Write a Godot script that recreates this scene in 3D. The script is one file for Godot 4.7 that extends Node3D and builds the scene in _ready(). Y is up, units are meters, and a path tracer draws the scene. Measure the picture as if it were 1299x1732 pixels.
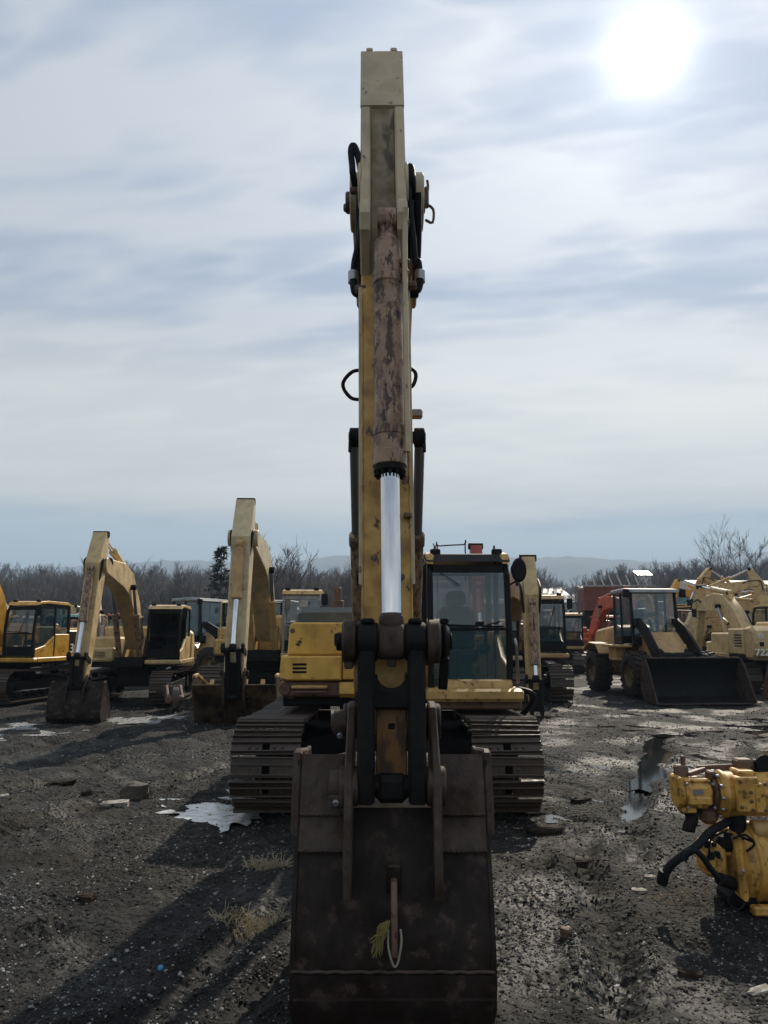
extends Node3D

var rng := RandomNumberGenerator.new()
var names := {}
var M := {}
var hn := FastNoiseLite.new()
var hn2 := FastNoiseLite.new()
var rut := FastNoiseLite.new()


# ---------------------------------------------------------------- mesh builder
class MB:
	var v := PackedVector3Array()
	var n := PackedVector3Array()
	var col := PackedColorArray()
	var tint := Color.WHITE
	var tinted := false
	var xf := Transform3D()

	func at(o: Vector3, b := Basis()) -> MB:
		xf = Transform3D(b, o)
		return self

	func tri(a: Vector3, b: Vector3, c: Vector3, na: Vector3, nb: Vector3, nc: Vector3) -> void:
		v.append(xf * a)
		n.append((xf.basis * na).normalized())
		if (c - a).cross(b - a).dot(na + nb + nc) < 0.0:
			v.append(xf * c); n.append((xf.basis * nc).normalized())
			v.append(xf * b); n.append((xf.basis * nb).normalized())
		else:
			v.append(xf * b); n.append((xf.basis * nb).normalized())
			v.append(xf * c); n.append((xf.basis * nc).normalized())
		if tinted:
			col.append(tint); col.append(tint); col.append(tint)

	func quad(a: Vector3, b: Vector3, c: Vector3, d: Vector3, m: Vector3) -> void:
		tri(a, b, c, m, m, m)
		tri(a, c, d, m, m, m)

	func flat(a: Vector3, b: Vector3, c: Vector3, out: Vector3) -> void:
		var m := (c - a).cross(b - a).normalized()
		if m.dot(out) < 0.0:
			m = -m
		tri(a, b, c, m, m, m)

	func box(c: Vector3, s: Vector3, bev := 0.008, b := Basis()) -> MB:
		var h := s * 0.5
		var e: float = minf(bev, minf(h.x, minf(h.y, h.z)) * 0.8)
		var p := func(sg: Vector3, ax: int) -> Vector3:
			var q := Vector3(h.x - (0.0 if ax == 0 else e), h.y - (0.0 if ax == 1 else e), h.z - (0.0 if ax == 2 else e))
			return c + b * (q * sg)
		for ax in 3:
			var u := (ax + 1) % 3
			var w := (ax + 2) % 3
			for s1 in [-1.0, 1.0]:
				var k := []
				for st in [[-1, -1], [1, -1], [1, 1], [-1, 1]]:
					var g := Vector3()
					g[ax] = s1; g[u] = st[0]; g[w] = st[1]
					k.append(p.call(g, ax))
				var m := Vector3()
				m[ax] = s1
				quad(k[0], k[1], k[2], k[3], b * m)
				if e > 0.0:
					for s2 in [-1.0, 1.0]:
						var g1 := Vector3(); g1[ax] = s1; g1[u] = s2; g1[w] = -1
						var g2 := g1; g2[w] = 1
						var m2 := Vector3(); m2[ax] = s1; m2[u] = s2
						quad(p.call(g1, ax), p.call(g2, ax), p.call(g2, u), p.call(g1, u), b * m2.normalized())
		if e > 0.0:
			for i in 8:
				var g := Vector3(-1 if i & 1 else 1, -1 if i & 2 else 1, -1 if i & 4 else 1)
				var m := b * g.normalized()
				tri(p.call(g, 0), p.call(g, 1), p.call(g, 2), m, m, m)
		return self

	# box between two points with a section (w across x-ish, t thickness)
	func bar(a: Vector3, b: Vector3, w: float, t: float, bev := 0.006) -> MB:
		var d := (b - a)
		var l := d.length()
		var zz := d / l
		var xx := Vector3.RIGHT if absf(zz.x) < 0.9 else Vector3.UP
		var yy := zz.cross(xx).normalized()
		xx = yy.cross(zz).normalized()
		return box((a + b) * 0.5, Vector3(w, t, l), bev, Basis(xx, yy, zz))

	func lathe(a: Vector3, dir: Vector3, prof: Array, seg := 16, smooth := false) -> MB:
		var d := dir.normalized()
		var s := (Vector3.UP if absf(d.y) < 0.9 else Vector3.RIGHT).cross(d).normalized()
		var u := d.cross(s)
		for i in prof.size() - 1:
			var p: Vector2 = prof[i]
			var q: Vector2 = prof[i + 1]
			if p.is_equal_approx(q):
				continue
			var sl := Vector2(-(q.y - p.y), q.x - p.x).normalized()
			var s0 := sl
			var s1 := sl
			if smooth and i > 0:
				var o: Vector2 = prof[i - 1]
				s0 = (sl + Vector2(-(p.y - o.y), p.x - o.x).normalized()).normalized()
			if smooth and i < prof.size() - 2:
				var o2: Vector2 = prof[i + 2]
				s1 = (sl + Vector2(-(o2.y - q.y), o2.x - q.x).normalized()).normalized()
			for k in seg:
				var a0 := TAU * k / seg
				var a1 := TAU * (k + 1) / seg
				var r0 := s * cos(a0) + u * sin(a0)
				var r1 := s * cos(a1) + u * sin(a1)
				var p0 := a + d * p.x + r0 * p.y
				var p1 := a + d * p.x + r1 * p.y
				var q0 := a + d * q.x + r0 * q.y
				var q1 := a + d * q.x + r1 * q.y
				var n00 := d * s0.x + r0 * s0.y
				var n01 := d * s0.x + r1 * s0.y
				var n10 := d * s1.x + r0 * s1.y
				var n11 := d * s1.x + r1 * s1.y
				if p.y > 1e-5:
					tri(p0, p1, q1, n00, n01, n11)
				if q.y > 1e-5:
					tri(p0, q1, q0, n00, n11, n10)
		return self

	func cyl(a: Vector3, b: Vector3, r: float, seg := 16, bev := 0.006, r2 := -1.0) -> MB:
		var l := (b - a).length()
		var rb := r if r2 < 0.0 else r2
		var e := minf(bev, minf(r, rb) * 0.5)
		return lathe(a, b - a, [Vector2(0, 0), Vector2(0, r - e), Vector2(e, r), Vector2(l - e, rb), Vector2(l, rb - e), Vector2(l, 0)], seg)

	func cx(z: float, y: float, x0: float, x1: float, r: float, seg := 20, bev := 0.008) -> MB:
		return cyl(Vector3(x0, y, z), Vector3(x1, y, z), r, seg, bev)

	func tube(pts: Array, r: float, seg := 8, sub := 5) -> MB:
		var c := PackedVector3Array()
		for i in pts.size() - 1:
			var p0: Vector3 = pts[maxi(i - 1, 0)]
			var p1: Vector3 = pts[i]
			var p2: Vector3 = pts[i + 1]
			var p3: Vector3 = pts[mini(i + 2, pts.size() - 1)]
			for k in sub:
				c.append(p1.cubic_interpolate(p2, p0, p3, float(k) / sub))
		c.append(pts[-1])
		var t0 := (c[1] - c[0]).normalized()
		var s := (Vector3.UP if absf(t0.y) < 0.9 else Vector3.RIGHT).cross(t0).normalized()
		var ring := []
		for i in c.size():
			var t := (c[mini(i + 1, c.size() - 1)] - c[maxi(i - 1, 0)]).normalized()
			s = (s - t * s.dot(t)).normalized()
			var u := t.cross(s)
			var rr := []
			for k in seg:
				rr.append(s * cos(TAU * k / seg) + u * sin(TAU * k / seg))
			ring.append(rr)
		for i in c.size() - 1:
			for k in seg:
				var k1 := (k + 1) % seg
				var a0: Vector3 = ring[i][k]
				var a1: Vector3 = ring[i][k1]
				var b0: Vector3 = ring[i + 1][k]
				var b1: Vector3 = ring[i + 1][k1]
				tri(c[i] + a0 * r, c[i] + a1 * r, c[i + 1] + b1 * r, a0, a1, b1)
				tri(c[i] + a0 * r, c[i + 1] + b1 * r, c[i + 1] + b0 * r, a0, b1, b0)
		for e in [0, c.size() - 1]:
			var m := (c[0] - c[1]).normalized() if e == 0 else (c[e] - c[e - 1]).normalized()
			for k in seg:
				tri(c[e], c[e] + ring[e][k] * r, c[e] + ring[e][(k + 1) % seg] * r, m, m, m)
		return self

	# side outline (z, y pairs) extruded along x, with chamfered rims
	func prism(flat_list: Array, x0: float, x1: float, bev := 0.006) -> MB:
		var p := PackedVector2Array()
		for i in range(0, flat_list.size(), 2):
			p.append(Vector2(flat_list[i], flat_list[i + 1]))
		return poly(p, x0, x1, bev)

	func poly(p: PackedVector2Array, x0: float, x1: float, bev := 0.006) -> MB:
		if Geometry2D.is_polygon_clockwise(p):
			p.reverse()
		var c := p.size()
		# outward normals of a counter-clockwise outline (in the maths sense is checked below)
		var area := 0.0
		for i in c:
			area += p[i].cross(p[(i + 1) % c])
		var sg := 1.0 if area > 0.0 else -1.0
		var en := PackedVector2Array()
		for i in c:
			var d := (p[(i + 1) % c] - p[i]).normalized()
			en.append(Vector2(d.y, -d.x) * sg)
		var ins := PackedVector2Array()
		for i in c:
			var a := en[(i + c - 1) % c]
			var b := en[i]
			var m := (a + b)
			m = m / maxf(m.length_squared() * 0.5, 0.35)
			ins.append(p[i] - m * bev)
		var idx := Geometry2D.triangulate_polygon(ins)
		if idx.is_empty() and bev > 0.0:
			return poly(p, x0, x1, bev * 0.3 if bev > 0.002 else 0.0)
		var P := func(q: Vector2, x: float) -> Vector3: return Vector3(x, q.y, q.x)
		for e in [[x0, -1.0], [x1, 1.0]]:
			for t in range(0, idx.size(), 3):
				var m := Vector3(e[1], 0, 0)
				tri(P.call(ins[idx[t]], e[0]), P.call(ins[idx[t + 1]], e[0]), P.call(ins[idx[t + 2]], e[0]), m, m, m)
		var y0 := x0 + bev
		var y1 := x1 - bev
		for i in c:
			var j := (i + 1) % c
			var na := en[i]
			var nb := en[i]
			if en[(i + c - 1) % c].dot(en[i]) > 0.85:
				na = (en[(i + c - 1) % c] + en[i]).normalized()
			if en[j].dot(en[i]) > 0.85:
				nb = (en[j] + en[i]).normalized()
			var A := Vector3(0, na.y, na.x)
			var B := Vector3(0, nb.y, nb.x)
			tri(P.call(p[i], y0), P.call(p[i], y1), P.call(p[j], y1), A, A, B)
			tri(P.call(p[i], y0), P.call(p[j], y1), P.call(p[j], y0), A, B, B)
			if bev > 0.0:
				var L := Vector3(-1, en[i].y, en[i].x).normalized()
				quad(P.call(p[i], y0), P.call(p[j], y0), P.call(ins[j], x0), P.call(ins[i], x0), L)
				L = Vector3(1, en[i].y, en[i].x).normalized()
				quad(P.call(p[i], y1), P.call(p[j], y1), P.call(ins[j], x1), P.call(ins[i], x1), L)
		return self

	# a beam that follows [z, y, thickness] stations, extruded along x
	func beam(st: Array, x0: float, x1: float, bev := 0.012) -> MB:
		return poly(MB.beam_outline(st), x0, x1, bev)

	static func beam_outline(st: Array) -> PackedVector2Array:
		var up := PackedVector2Array()
		var lo := PackedVector2Array()
		for i in st.size():
			var a: Array = st[maxi(i - 1, 0)]
			var b: Array = st[mini(i + 1, st.size() - 1)]
			var d := Vector2(b[0] - a[0], b[1] - a[1]).normalized()
			var m := Vector2(-d.y, d.x) * float(st[i][2]) * 0.5
			up.append(Vector2(st[i][0], st[i][1]) + m)
			lo.append(Vector2(st[i][0], st[i][1]) - m)
		lo.reverse()
		up.append_array(lo)
		return up

	func mesh() -> ArrayMesh:
		var ar := []
		ar.resize(Mesh.ARRAY_MAX)
		ar[Mesh.ARRAY_VERTEX] = v
		ar[Mesh.ARRAY_NORMAL] = n
		if tinted:
			ar[Mesh.ARRAY_COLOR] = col
		var m := ArrayMesh.new()
		m.add_surface_from_arrays(Mesh.PRIMITIVE_TRIANGLES, ar)
		return m


func mb() -> MB:
	return MB.new()


# ---------------------------------------------------------------- naming and nodes
func numbered(called: String, parent: Node) -> String:
	var key := str(parent.get_instance_id()) + called
	var k: int = names.get(key, 0)
	names[key] = k + 1
	return called if k == 0 else "%s_%03d" % [called, k]


func put(called: String, mesh: Mesh, mat: Material, parent: Node = self) -> MeshInstance3D:
	var o := MeshInstance3D.new()
	o.mesh = mesh
	o.name = numbered(called, parent)
	o.material_override = mat
	parent.add_child(o, true)
	return o


func obj(called: String, m: MB, mat: Material, parent: Node = self) -> MeshInstance3D:
	return put(called, m.mesh(), mat, parent)


func node(called: String, parent: Node = self) -> Node3D:
	var o := Node3D.new()
	o.name = numbered(called, parent)
	parent.add_child(o, true)
	return o


func tag(o: Node, label: String, category: String, group := "") -> Node:
	o.set_meta("label", label)
	o.set_meta("category", category)
	if group:
		o.set_meta("group", group)
	return o


func kind(o: Node, k: String) -> Node:
	o.set_meta("kind", k)
	return o


func thing(called: String, label: String, category: String, at: Vector3, yaw := 0.0, s := 1.0, group := "") -> Node3D:
	var o := node(called)
	o.position = at
	o.rotation_degrees.y = yaw
	o.scale = Vector3.ONE * s
	tag(o, label, category, group)
	return o


# ---------------------------------------------------------------- materials
func lin(r: float, g: float, b: float) -> Color:
	return Color(r, g, b).linear_to_srgb()


func ntex(seed_: int, freq: float, stops: Array, size := 512, oct := 4, type := FastNoiseLite.TYPE_SIMPLEX_SMOOTH, gain := 0.5) -> NoiseTexture2D:
	var f := FastNoiseLite.new()
	f.seed = seed_
	f.frequency = freq
	f.noise_type = type
	f.fractal_octaves = oct
	f.fractal_gain = gain
	var t := NoiseTexture2D.new()
	t.width = size
	t.height = size
	t.seamless = true
	t.seamless_blend_skirt = 0.15
	t.noise = f
	if stops.size():
		var g := Gradient.new()
		var off := PackedFloat32Array()
		var cs := PackedColorArray()
		for s in stops:
			off.append(s[0])
			cs.append(s[1])
		g.offsets = off
		g.colors = cs
		t.color_ramp = g
	return t


func plain(c: Color, rough := 0.6, metal := 0.0) -> StandardMaterial3D:
	var m := StandardMaterial3D.new()
	m.albedo_color = c
	m.roughness = rough
	m.metallic = metal
	return m


# painted or bare steel: base tone that wanders, a layer of chips, rust or grease over it, fine bump
func painted(c: Color, rough: float, chips: Texture2D, chip_scale := Vector3.ONE * 0.6, vary: Texture2D = null, bump := 0.15) -> StandardMaterial3D:
	var m := plain(c, rough)
	m.albedo_texture = vary if vary else M.vary
	m.uv1_triplanar = true
	m.uv1_scale = Vector3.ONE * 0.55
	m.roughness_texture = M.rough_map
	m.roughness_texture_channel = BaseMaterial3D.TEXTURE_CHANNEL_RED
	if chips:
		m.detail_enabled = true
		m.detail_albedo = chips
		m.detail_uv_layer = BaseMaterial3D.DETAIL_UV_2
		m.uv2_triplanar = true
		m.uv2_scale = chip_scale
	if bump > 0.0:
		m.heightmap_enabled = true
		m.heightmap_texture = M.grain
		m.heightmap_scale = bump
	return m


func materials() -> void:
	var w := Color.WHITE
	M.vary = ntex(3, 0.006, [[0.0, Color(0.74, 0.72, 0.68)], [0.4, Color(0.92, 0.91, 0.89)], [0.65, w], [1.0, Color(0.86, 0.83, 0.78)]], 512, 6)
	M.vary_streak = ntex(8, 0.012, [[0.0, Color(0.55, 0.5, 0.42)], [0.35, Color(0.85, 0.82, 0.76)], [0.6, w], [1.0, Color(0.8, 0.76, 0.66)]], 512, 6)
	M.rough_map = ntex(5, 0.012, [[0.0, Color(0.65, 0.65, 0.65)], [0.5, Color(0.85, 0.85, 0.85)], [1.0, w]], 256, 5)
	M.grain = ntex(6, 0.05, [], 256, 4)
	var rust := Color(0.16, 0.075, 0.045)
	var rust2 := Color(0.25, 0.12, 0.06)
	var dark := Color(0.085, 0.06, 0.055)
	var none := Color(0.25, 0.13, 0.07, 0.0)
	M.chip_few = ntex(11, 0.011, [[0.0, none], [0.76, none], [0.80, Color(0.36, 0.2, 0.09, 0.55)], [0.83, rust2], [0.9, rust], [1.0, dark]], 768, 7, FastNoiseLite.TYPE_SIMPLEX_SMOOTH, 0.62)
	M.chip_mid = ntex(31, 0.010, [[0.0, none], [0.70, none], [0.74, Color(0.36, 0.21, 0.1, 0.5)], [0.77, rust2], [0.86, rust], [1.0, dark]], 768, 8, FastNoiseLite.TYPE_SIMPLEX_SMOOTH, 0.68)
	M.chip_far = ntex(37, 0.012, [[0.0, none], [0.74, none], [0.82, Color(0.33, 0.2, 0.1, 0.4)], [0.9, Color(0.22, 0.12, 0.06, 0.75)], [1.0, rust]], 512, 7, FastNoiseLite.TYPE_SIMPLEX_SMOOTH, 0.6)
	M.chip_some = ntex(12, 0.010, [[0.0, none], [0.66, none], [0.70, Color(0.36, 0.21, 0.1, 0.5)], [0.75, rust2], [0.84, rust], [1.0, dark]], 768, 7, FastNoiseLite.TYPE_SIMPLEX_SMOOTH, 0.66)
	M.chip_many = ntex(13, 0.009, [[0.0, none], [0.545, none], [0.56, Color(0.27, 0.14, 0.10)], [0.60, Color(0.17, 0.085, 0.07)], [0.75, Color(0.12, 0.06, 0.052)], [1.0, dark]], 768, 7, FastNoiseLite.TYPE_SIMPLEX_SMOOTH, 0.68)
	M.grime = ntex(14, 0.01, [[0.0, Color(0.05, 0.045, 0.04, 0.95)], [0.38, Color(0.06, 0.05, 0.04, 0.7)], [0.55, Color(0.08, 0.06, 0.04, 0.15)], [1.0, Color(0.1, 0.07, 0.04, 0.0)]], 512, 6)
	M.grime_light = ntex(18, 0.01, [[0.0, Color(0.06, 0.05, 0.04, 0.95)], [0.24, Color(0.08, 0.06, 0.04, 0.6)], [0.36, Color(0.12, 0.09, 0.05, 0.12)], [1.0, Color(0.1, 0.07, 0.04, 0.0)]], 512, 7)
	M.mud = ntex(15, 0.012, [[0.0, Color(0.27, 0.215, 0.16, 0.9)], [0.4, Color(0.24, 0.19, 0.145, 0.6)], [0.55, Color(0.2, 0.16, 0.12, 0.1)], [1.0, Color(0.16, 0.14, 0.12, 0.0)]], 512, 6)
	M.dust = ntex(16, 0.008, [[0.0, Color(0.4, 0.36, 0.3, 0.0)], [0.45, Color(0.4, 0.36, 0.3, 0.1)], [0.75, Color(0.42, 0.38, 0.32, 0.5)], [1.0, Color(0.42, 0.38, 0.32, 0.6)]], 512, 6)

	M.soot = ntex(17, 0.012, [[0.0, Color(0.15, 0.13, 0.11, 0.55)], [0.35, Color(0.15, 0.13, 0.11, 0.3)], [0.5, Color(0.1, 0.09, 0.08, 0.0)], [1.0, Color(0.1, 0.09, 0.08, 0.0)]], 512, 6)
	M.main = painted(lin(0.62, 0.365, 0.09), 0.5, M.chip_mid, Vector3(0.75, 0.4, 0.75), M.vary_streak)
	M.main_cream = painted(lin(0.52, 0.41, 0.26), 0.5, M.chip_few, Vector3(0.6, 0.5, 0.6), M.vary)
	M.web_grey = painted(lin(0.38, 0.31, 0.20), 0.6, M.grime_light, Vector3(0.9, 0.4, 0.9), M.vary_streak)
	M.main_barrel = painted(lin(0.38, 0.25, 0.165), 0.6, M.chip_many, Vector3(1.5, 0.62, 1.5), M.vary_streak)
	M.main_box = painted(lin(0.70, 0.41, 0.075), 0.42, M.chip_few, Vector3(0.3, 0.3, 0.3), null, 0.05)
	M.main_sill = painted(lin(0.57, 0.365, 0.12), 0.5, M.chip_some, Vector3(1.1, 1.1, 1.1))
	M.link = painted(lin(0.012, 0.011, 0.011), 0.6, M.soot, Vector3(0.7, 0.7, 0.7), null, 0.5)
	M.link_web = painted(lin(0.20, 0.082, 0.012), 0.6, M.grime, Vector3(1.4, 0.7, 1.4))
	M.wear = ntex(19, 0.012, [[0.0, Color(0.06, 0.045, 0.04, 0.7)], [0.33, Color(0.08, 0.06, 0.05, 0.25)], [0.5, Color(0.2, 0.14, 0.11, 0.0)], [0.62, Color(0.3, 0.23, 0.19, 0.15)], [0.72, Color(0.36, 0.3, 0.27, 0.5)], [1.0, Color(0.42, 0.37, 0.34, 0.7)]], 768, 8, FastNoiseLite.TYPE_SIMPLEX_SMOOTH, 0.66)
	M.bucket = painted(lin(0.027, 0.0205, 0.0185), 0.6, M.wear, Vector3(0.5, 0.5, 0.5), M.vary_streak, 0.3)
	M.bucket_edge = painted(lin(0.08, 0.06, 0.053), 0.58, M.wear, Vector3(0.9, 0.9, 0.9), M.vary_streak, 0.3)
	M.bucket_brown = painted(lin(0.105, 0.068, 0.043), 0.65, M.grime, Vector3(0.5, 0.5, 0.5), M.vary_streak, 0.3)
	M.rusty = painted(lin(0.15, 0.085, 0.055), 0.75, M.chip_some, Vector3.ONE)
	M.shoe = painted(lin(0.055, 0.039, 0.029), 0.5, M.mud, Vector3(0.9, 0.9, 0.9), null, 0.4)
	M.black = painted(lin(0.010, 0.010, 0.011), 0.65, M.soot, Vector3.ONE * 0.8)
	M.cabframe = painted(lin(0.012, 0.014, 0.016), 0.5, M.soot, Vector3.ONE * 0.9, null, 0.03)
	M.hose = plain(lin(0.012, 0.013, 0.015), 0.5)
	M.steel = plain(lin(0.32, 0.32, 0.33), 0.4, 0.9)
	M.chrome = plain(lin(0.90, 0.92, 0.96), 0.06, 1.0)
	M.chrome.albedo_texture = M.rough_map
	M.chrome.uv1_triplanar = true
	M.chrome.uv1_scale = Vector3(1.5, 0.3, 1.5)
	M.seat = plain(lin(0.018, 0.02, 0.022), 0.9)
	M.hood = painted(lin(0.06, 0.075, 0.07), 0.5, M.dust, Vector3.ONE * 0.5)
	M.tyre = painted(lin(0.03, 0.03, 0.031), 0.85, M.mud, Vector3.ONE * 0.9, null, 0.4)
	M.red = painted(lin(0.36, 0.055, 0.03), 0.5, M.chip_some, Vector3.ONE * 0.8)
	M.red_dull = painted(lin(0.16, 0.035, 0.028), 0.7, M.chip_some, Vector3.ONE * 0.8)
	M.orange = painted(lin(0.50, 0.095, 0.035), 0.5, M.chip_some, Vector3.ONE * 0.6)
	M.cream = painted(lin(0.58, 0.42, 0.20), 0.5, M.chip_far, Vector3.ONE * 0.5, M.vary)
	M.cream2 = painted(lin(0.60, 0.49, 0.29), 0.5, M.chip_far, Vector3.ONE * 0.5, M.vary)
	M.tan = painted(lin(0.50, 0.31, 0.12), 0.55, M.chip_far, Vector3.ONE * 0.5, M.vary)
	M.yellow = painted(lin(0.66, 0.36, 0.045), 0.45, M.chip_few, Vector3.ONE * 0.5)
	M.pump = painted(lin(0.68, 0.385, 0.08), 0.58, M.grime_light, Vector3(2.4, 2.4, 2.4), M.vary_streak, 0.3)
	M.white = painted(lin(0.62, 0.61, 0.58), 0.5, M.chip_far, Vector3.ONE * 0.6)
	M.teal = painted(lin(0.10, 0.26, 0.27), 0.5, M.chip_some, Vector3.ONE * 0.6)
	M.greycab = painted(lin(0.30, 0.32, 0.34), 0.45, M.dust, Vector3.ONE * 0.7)
	M.letter = plain(lin(0.05, 0.05, 0.05), 0.6)
	M.letter_w = plain(lin(0.75, 0.74, 0.7), 0.6)
	M.glass = plain(Color(0.27, 0.43, 0.47, 0.2), 0.04)
	M.glass.transparency = BaseMaterial3D.TRANSPARENCY_ALPHA
	M.glass_teal = plain(Color(0.20, 0.33, 0.36, 0.28), 0.04)
	M.glass_teal.transparency = BaseMaterial3D.TRANSPARENCY_ALPHA
	M.straw = plain(lin(0.25, 0.215, 0.14), 0.9)
	M.straw.backlight_enabled = true
	M.straw.backlight = Color(0.35, 0.3, 0.2)
	M.rope = plain(lin(0.20, 0.165, 0.05), 0.9)
	M.rope_pale = plain(lin(0.24, 0.22, 0.16), 0.9)
	for q in [M.link, M.bucket, M.bucket_edge, M.bucket_brown, M.black, M.cabframe, M.hose, M.seat, M.tyre]:
		q.metallic_specular = 0.24
	M.wheel_rim = painted(lin(0.22, 0.15, 0.06), 0.7, M.grime, Vector3.ONE * 1.2)
	M.ice = plain(lin(0.56, 0.60, 0.66), 0.16)
	M.ice.albedo_texture = M.vary_streak
	M.ice.uv1_triplanar = true
	M.concrete = painted(lin(0.10, 0.095, 0.085), 0.9, M.mud, Vector3.ONE * 1.3, null, 0.6)
	M.crust = painted(lin(0.13, 0.13, 0.13), 0.6, M.mud, Vector3.ONE * 2.0, null, 0.8)
	M.water = plain(lin(0.012, 0.013, 0.013), 0.06)
	M.clod = painted(lin(0.022, 0.02, 0.018), 0.85, M.mud, Vector3.ONE * 1.3, null, 1.0)
	M.clod.metallic_specular = 0.15
	M.palestone = painted(lin(0.42, 0.40, 0.36), 0.9, M.mud, Vector3.ONE * 1.3, null, 0.6)
	M.bark = plain(lin(0.10, 0.09, 0.085), 0.95)
	M.twig = plain(lin(0.115, 0.10, 0.096), 0.95)
	M.needle = plain(lin(0.012, 0.022, 0.016), 0.85)
	M.roof = plain(lin(0.22, 0.23, 0.25), 0.5)
	M.wall = plain(lin(0.5, 0.49, 0.46), 0.8)


# ---------------------------------------------------------------- ground shape
func gh(x: float, z: float) -> float:
	var f := -z
	var far := clampf(1.0 - (absf(f) - 40.0) / 60.0, 0.0, 1.0)
	var h := hn.get_noise_2d(x, z) * 0.055 + hn2.get_noise_2d(x, z) * 0.028
	var r := 1.0 - absf(rut.get_noise_2d(x * 0.8 - z * 0.55, z * 0.35 + x * 0.2))
	h -= pow(r, 9.0) * 0.05
	if f > 3.0 and f < 24.0 and absf(x) < 14.0:
		for r2 in RUTS:
			var a := Vector2(r2[0], r2[1])
			var ab := Vector2(r2[2], r2[3]) - a
			var l := ab.length()
			var ap := Vector2(x, z) - a
			var t := ap.dot(ab) / (l * l)
			if t < -0.05 or t > 1.05:
				continue
			var d := absf(ap.cross(ab) / l + hn.get_noise_2d(t * l * 1.2, r2[0] * 7.0) * 0.16)
			if d > r2[4] * 3.0:
				continue
			var k: float = smoothstep(-0.05, 0.1, t) * (1.0 - smoothstep(0.85, 1.05, t)) * (0.65 + hn2.get_noise_2d(t * l * 0.4, r2[1]) * 0.7)
			var q: float = d / r2[4]
			h += k * (-0.085 * exp(-q * q * 1.6) * (1.0 + 0.35 * sin(t * l * 42.0 + q * 3.0)) + 0.055 * exp(-pow((q - 1.45) / 0.5, 2.0)))
	# hollow that holds the melt water beside the left track
	var pd := Vector2((x + 1.98) / 0.55, (z + 9.1) / 0.75).length_squared()
	h -= 0.045 * exp(-pd * 0.9)
	return h * far - 0.01


const RUTS := [[-1.45, -4.0, -0.75, -6.0, 0.13], [-1.0, -3.9, -0.3, -5.6, 0.1], [-3.9, -7.4, -2.3, -12.0, 0.2], [-5.2, -7.9, -3.9, -12.4, 0.2], [-2.9, -4.6, -2.0, -5.6, 0.12], [2.6, -8.5, 5.4, -15.5, 0.22], [4.4, -8.7, 7.4, -15.8, 0.22], [1.2, -4.2, 1.9, -7.8, 0.14], [2.1, -6.9, 3.3, -10.5, 0.16], [-7.4, -11.0, -5.0, -16.0, 0.22]]


# ---------------------------------------------------------------- undercarriage
func shoe_mesh(w: float, pitch: float, rich: bool) -> ArrayMesh:
	var m := mb()
	var l := pitch * 0.94
	if rich:
		var hx := 0.04
		m.box(Vector3(-(w + hx * 2) / 4, 0.007, 0), Vector3(w / 2 - hx, 0.014, l), 0.003)
		m.box(Vector3((w + hx * 2) / 4, 0.007, 0), Vector3(w / 2 - hx, 0.014, l), 0.003)
		m.box(Vector3(0, 0.007, -l * 0.31), Vector3(hx * 2 - 0.002, 0.013, l * 0.38), 0.0)
		m.box(Vector3(0, 0.007, l * 0.42), Vector3(hx * 2 - 0.002, 0.013, l * 0.16), 0.0)
		for z in [-0.47, -0.12, 0.36]:
			m.box(Vector3(0, 0.028, z * l), Vector3(w, 0.036, 0.018), 0.005)
		for x in [-0.17, -0.09, 0.09, 0.17]:
			m.box(Vector3(x, 0.02, 0.12 * l), Vector3(0.028, 0.022, 0.028), 0.004)
	else:
		m.box(Vector3(0, 0.007, 0), Vector3(w, 0.014, l), 0.0)
		for z in [-0.44, 0.1]:
			m.box(Vector3(0, 0.028, z * l), Vector3(w, 0.034, 0.018), 0.0)
	return m.mesh()


func track_place(s: float, zl: float, cy: float, r: float) -> Transform3D:
	var straight := 2.0 * zl
	var arc := PI * r
	s = fposmod(s, 2.0 * (straight + arc))
	var p := Vector3()
	var up := Vector3()
	if s < straight:
		var q := s / straight
		p = Vector3(0, cy + r - 0.045 * sin(q * PI) - 0.012 * absf(sin(q * TAU)), zl - s)
		up = Vector3.UP
	elif s < straight + arc:
		var a := (s - straight) / r
		up = Vector3(0, cos(a), -sin(a))
		p = Vector3(0, cy, -zl) + up * r
	elif s < 2.0 * straight + arc:
		p = Vector3(0, cy - r, -zl + (s - straight - arc))
		up = Vector3.DOWN
	else:
		var a := (s - 2.0 * straight - arc) / r
		up = Vector3(0, -cos(a), sin(a))
		p = Vector3(0, cy, zl) + up * r
	return Transform3D(Basis(Vector3.RIGHT, up, Vector3.RIGHT.cross(up)), p)


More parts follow.
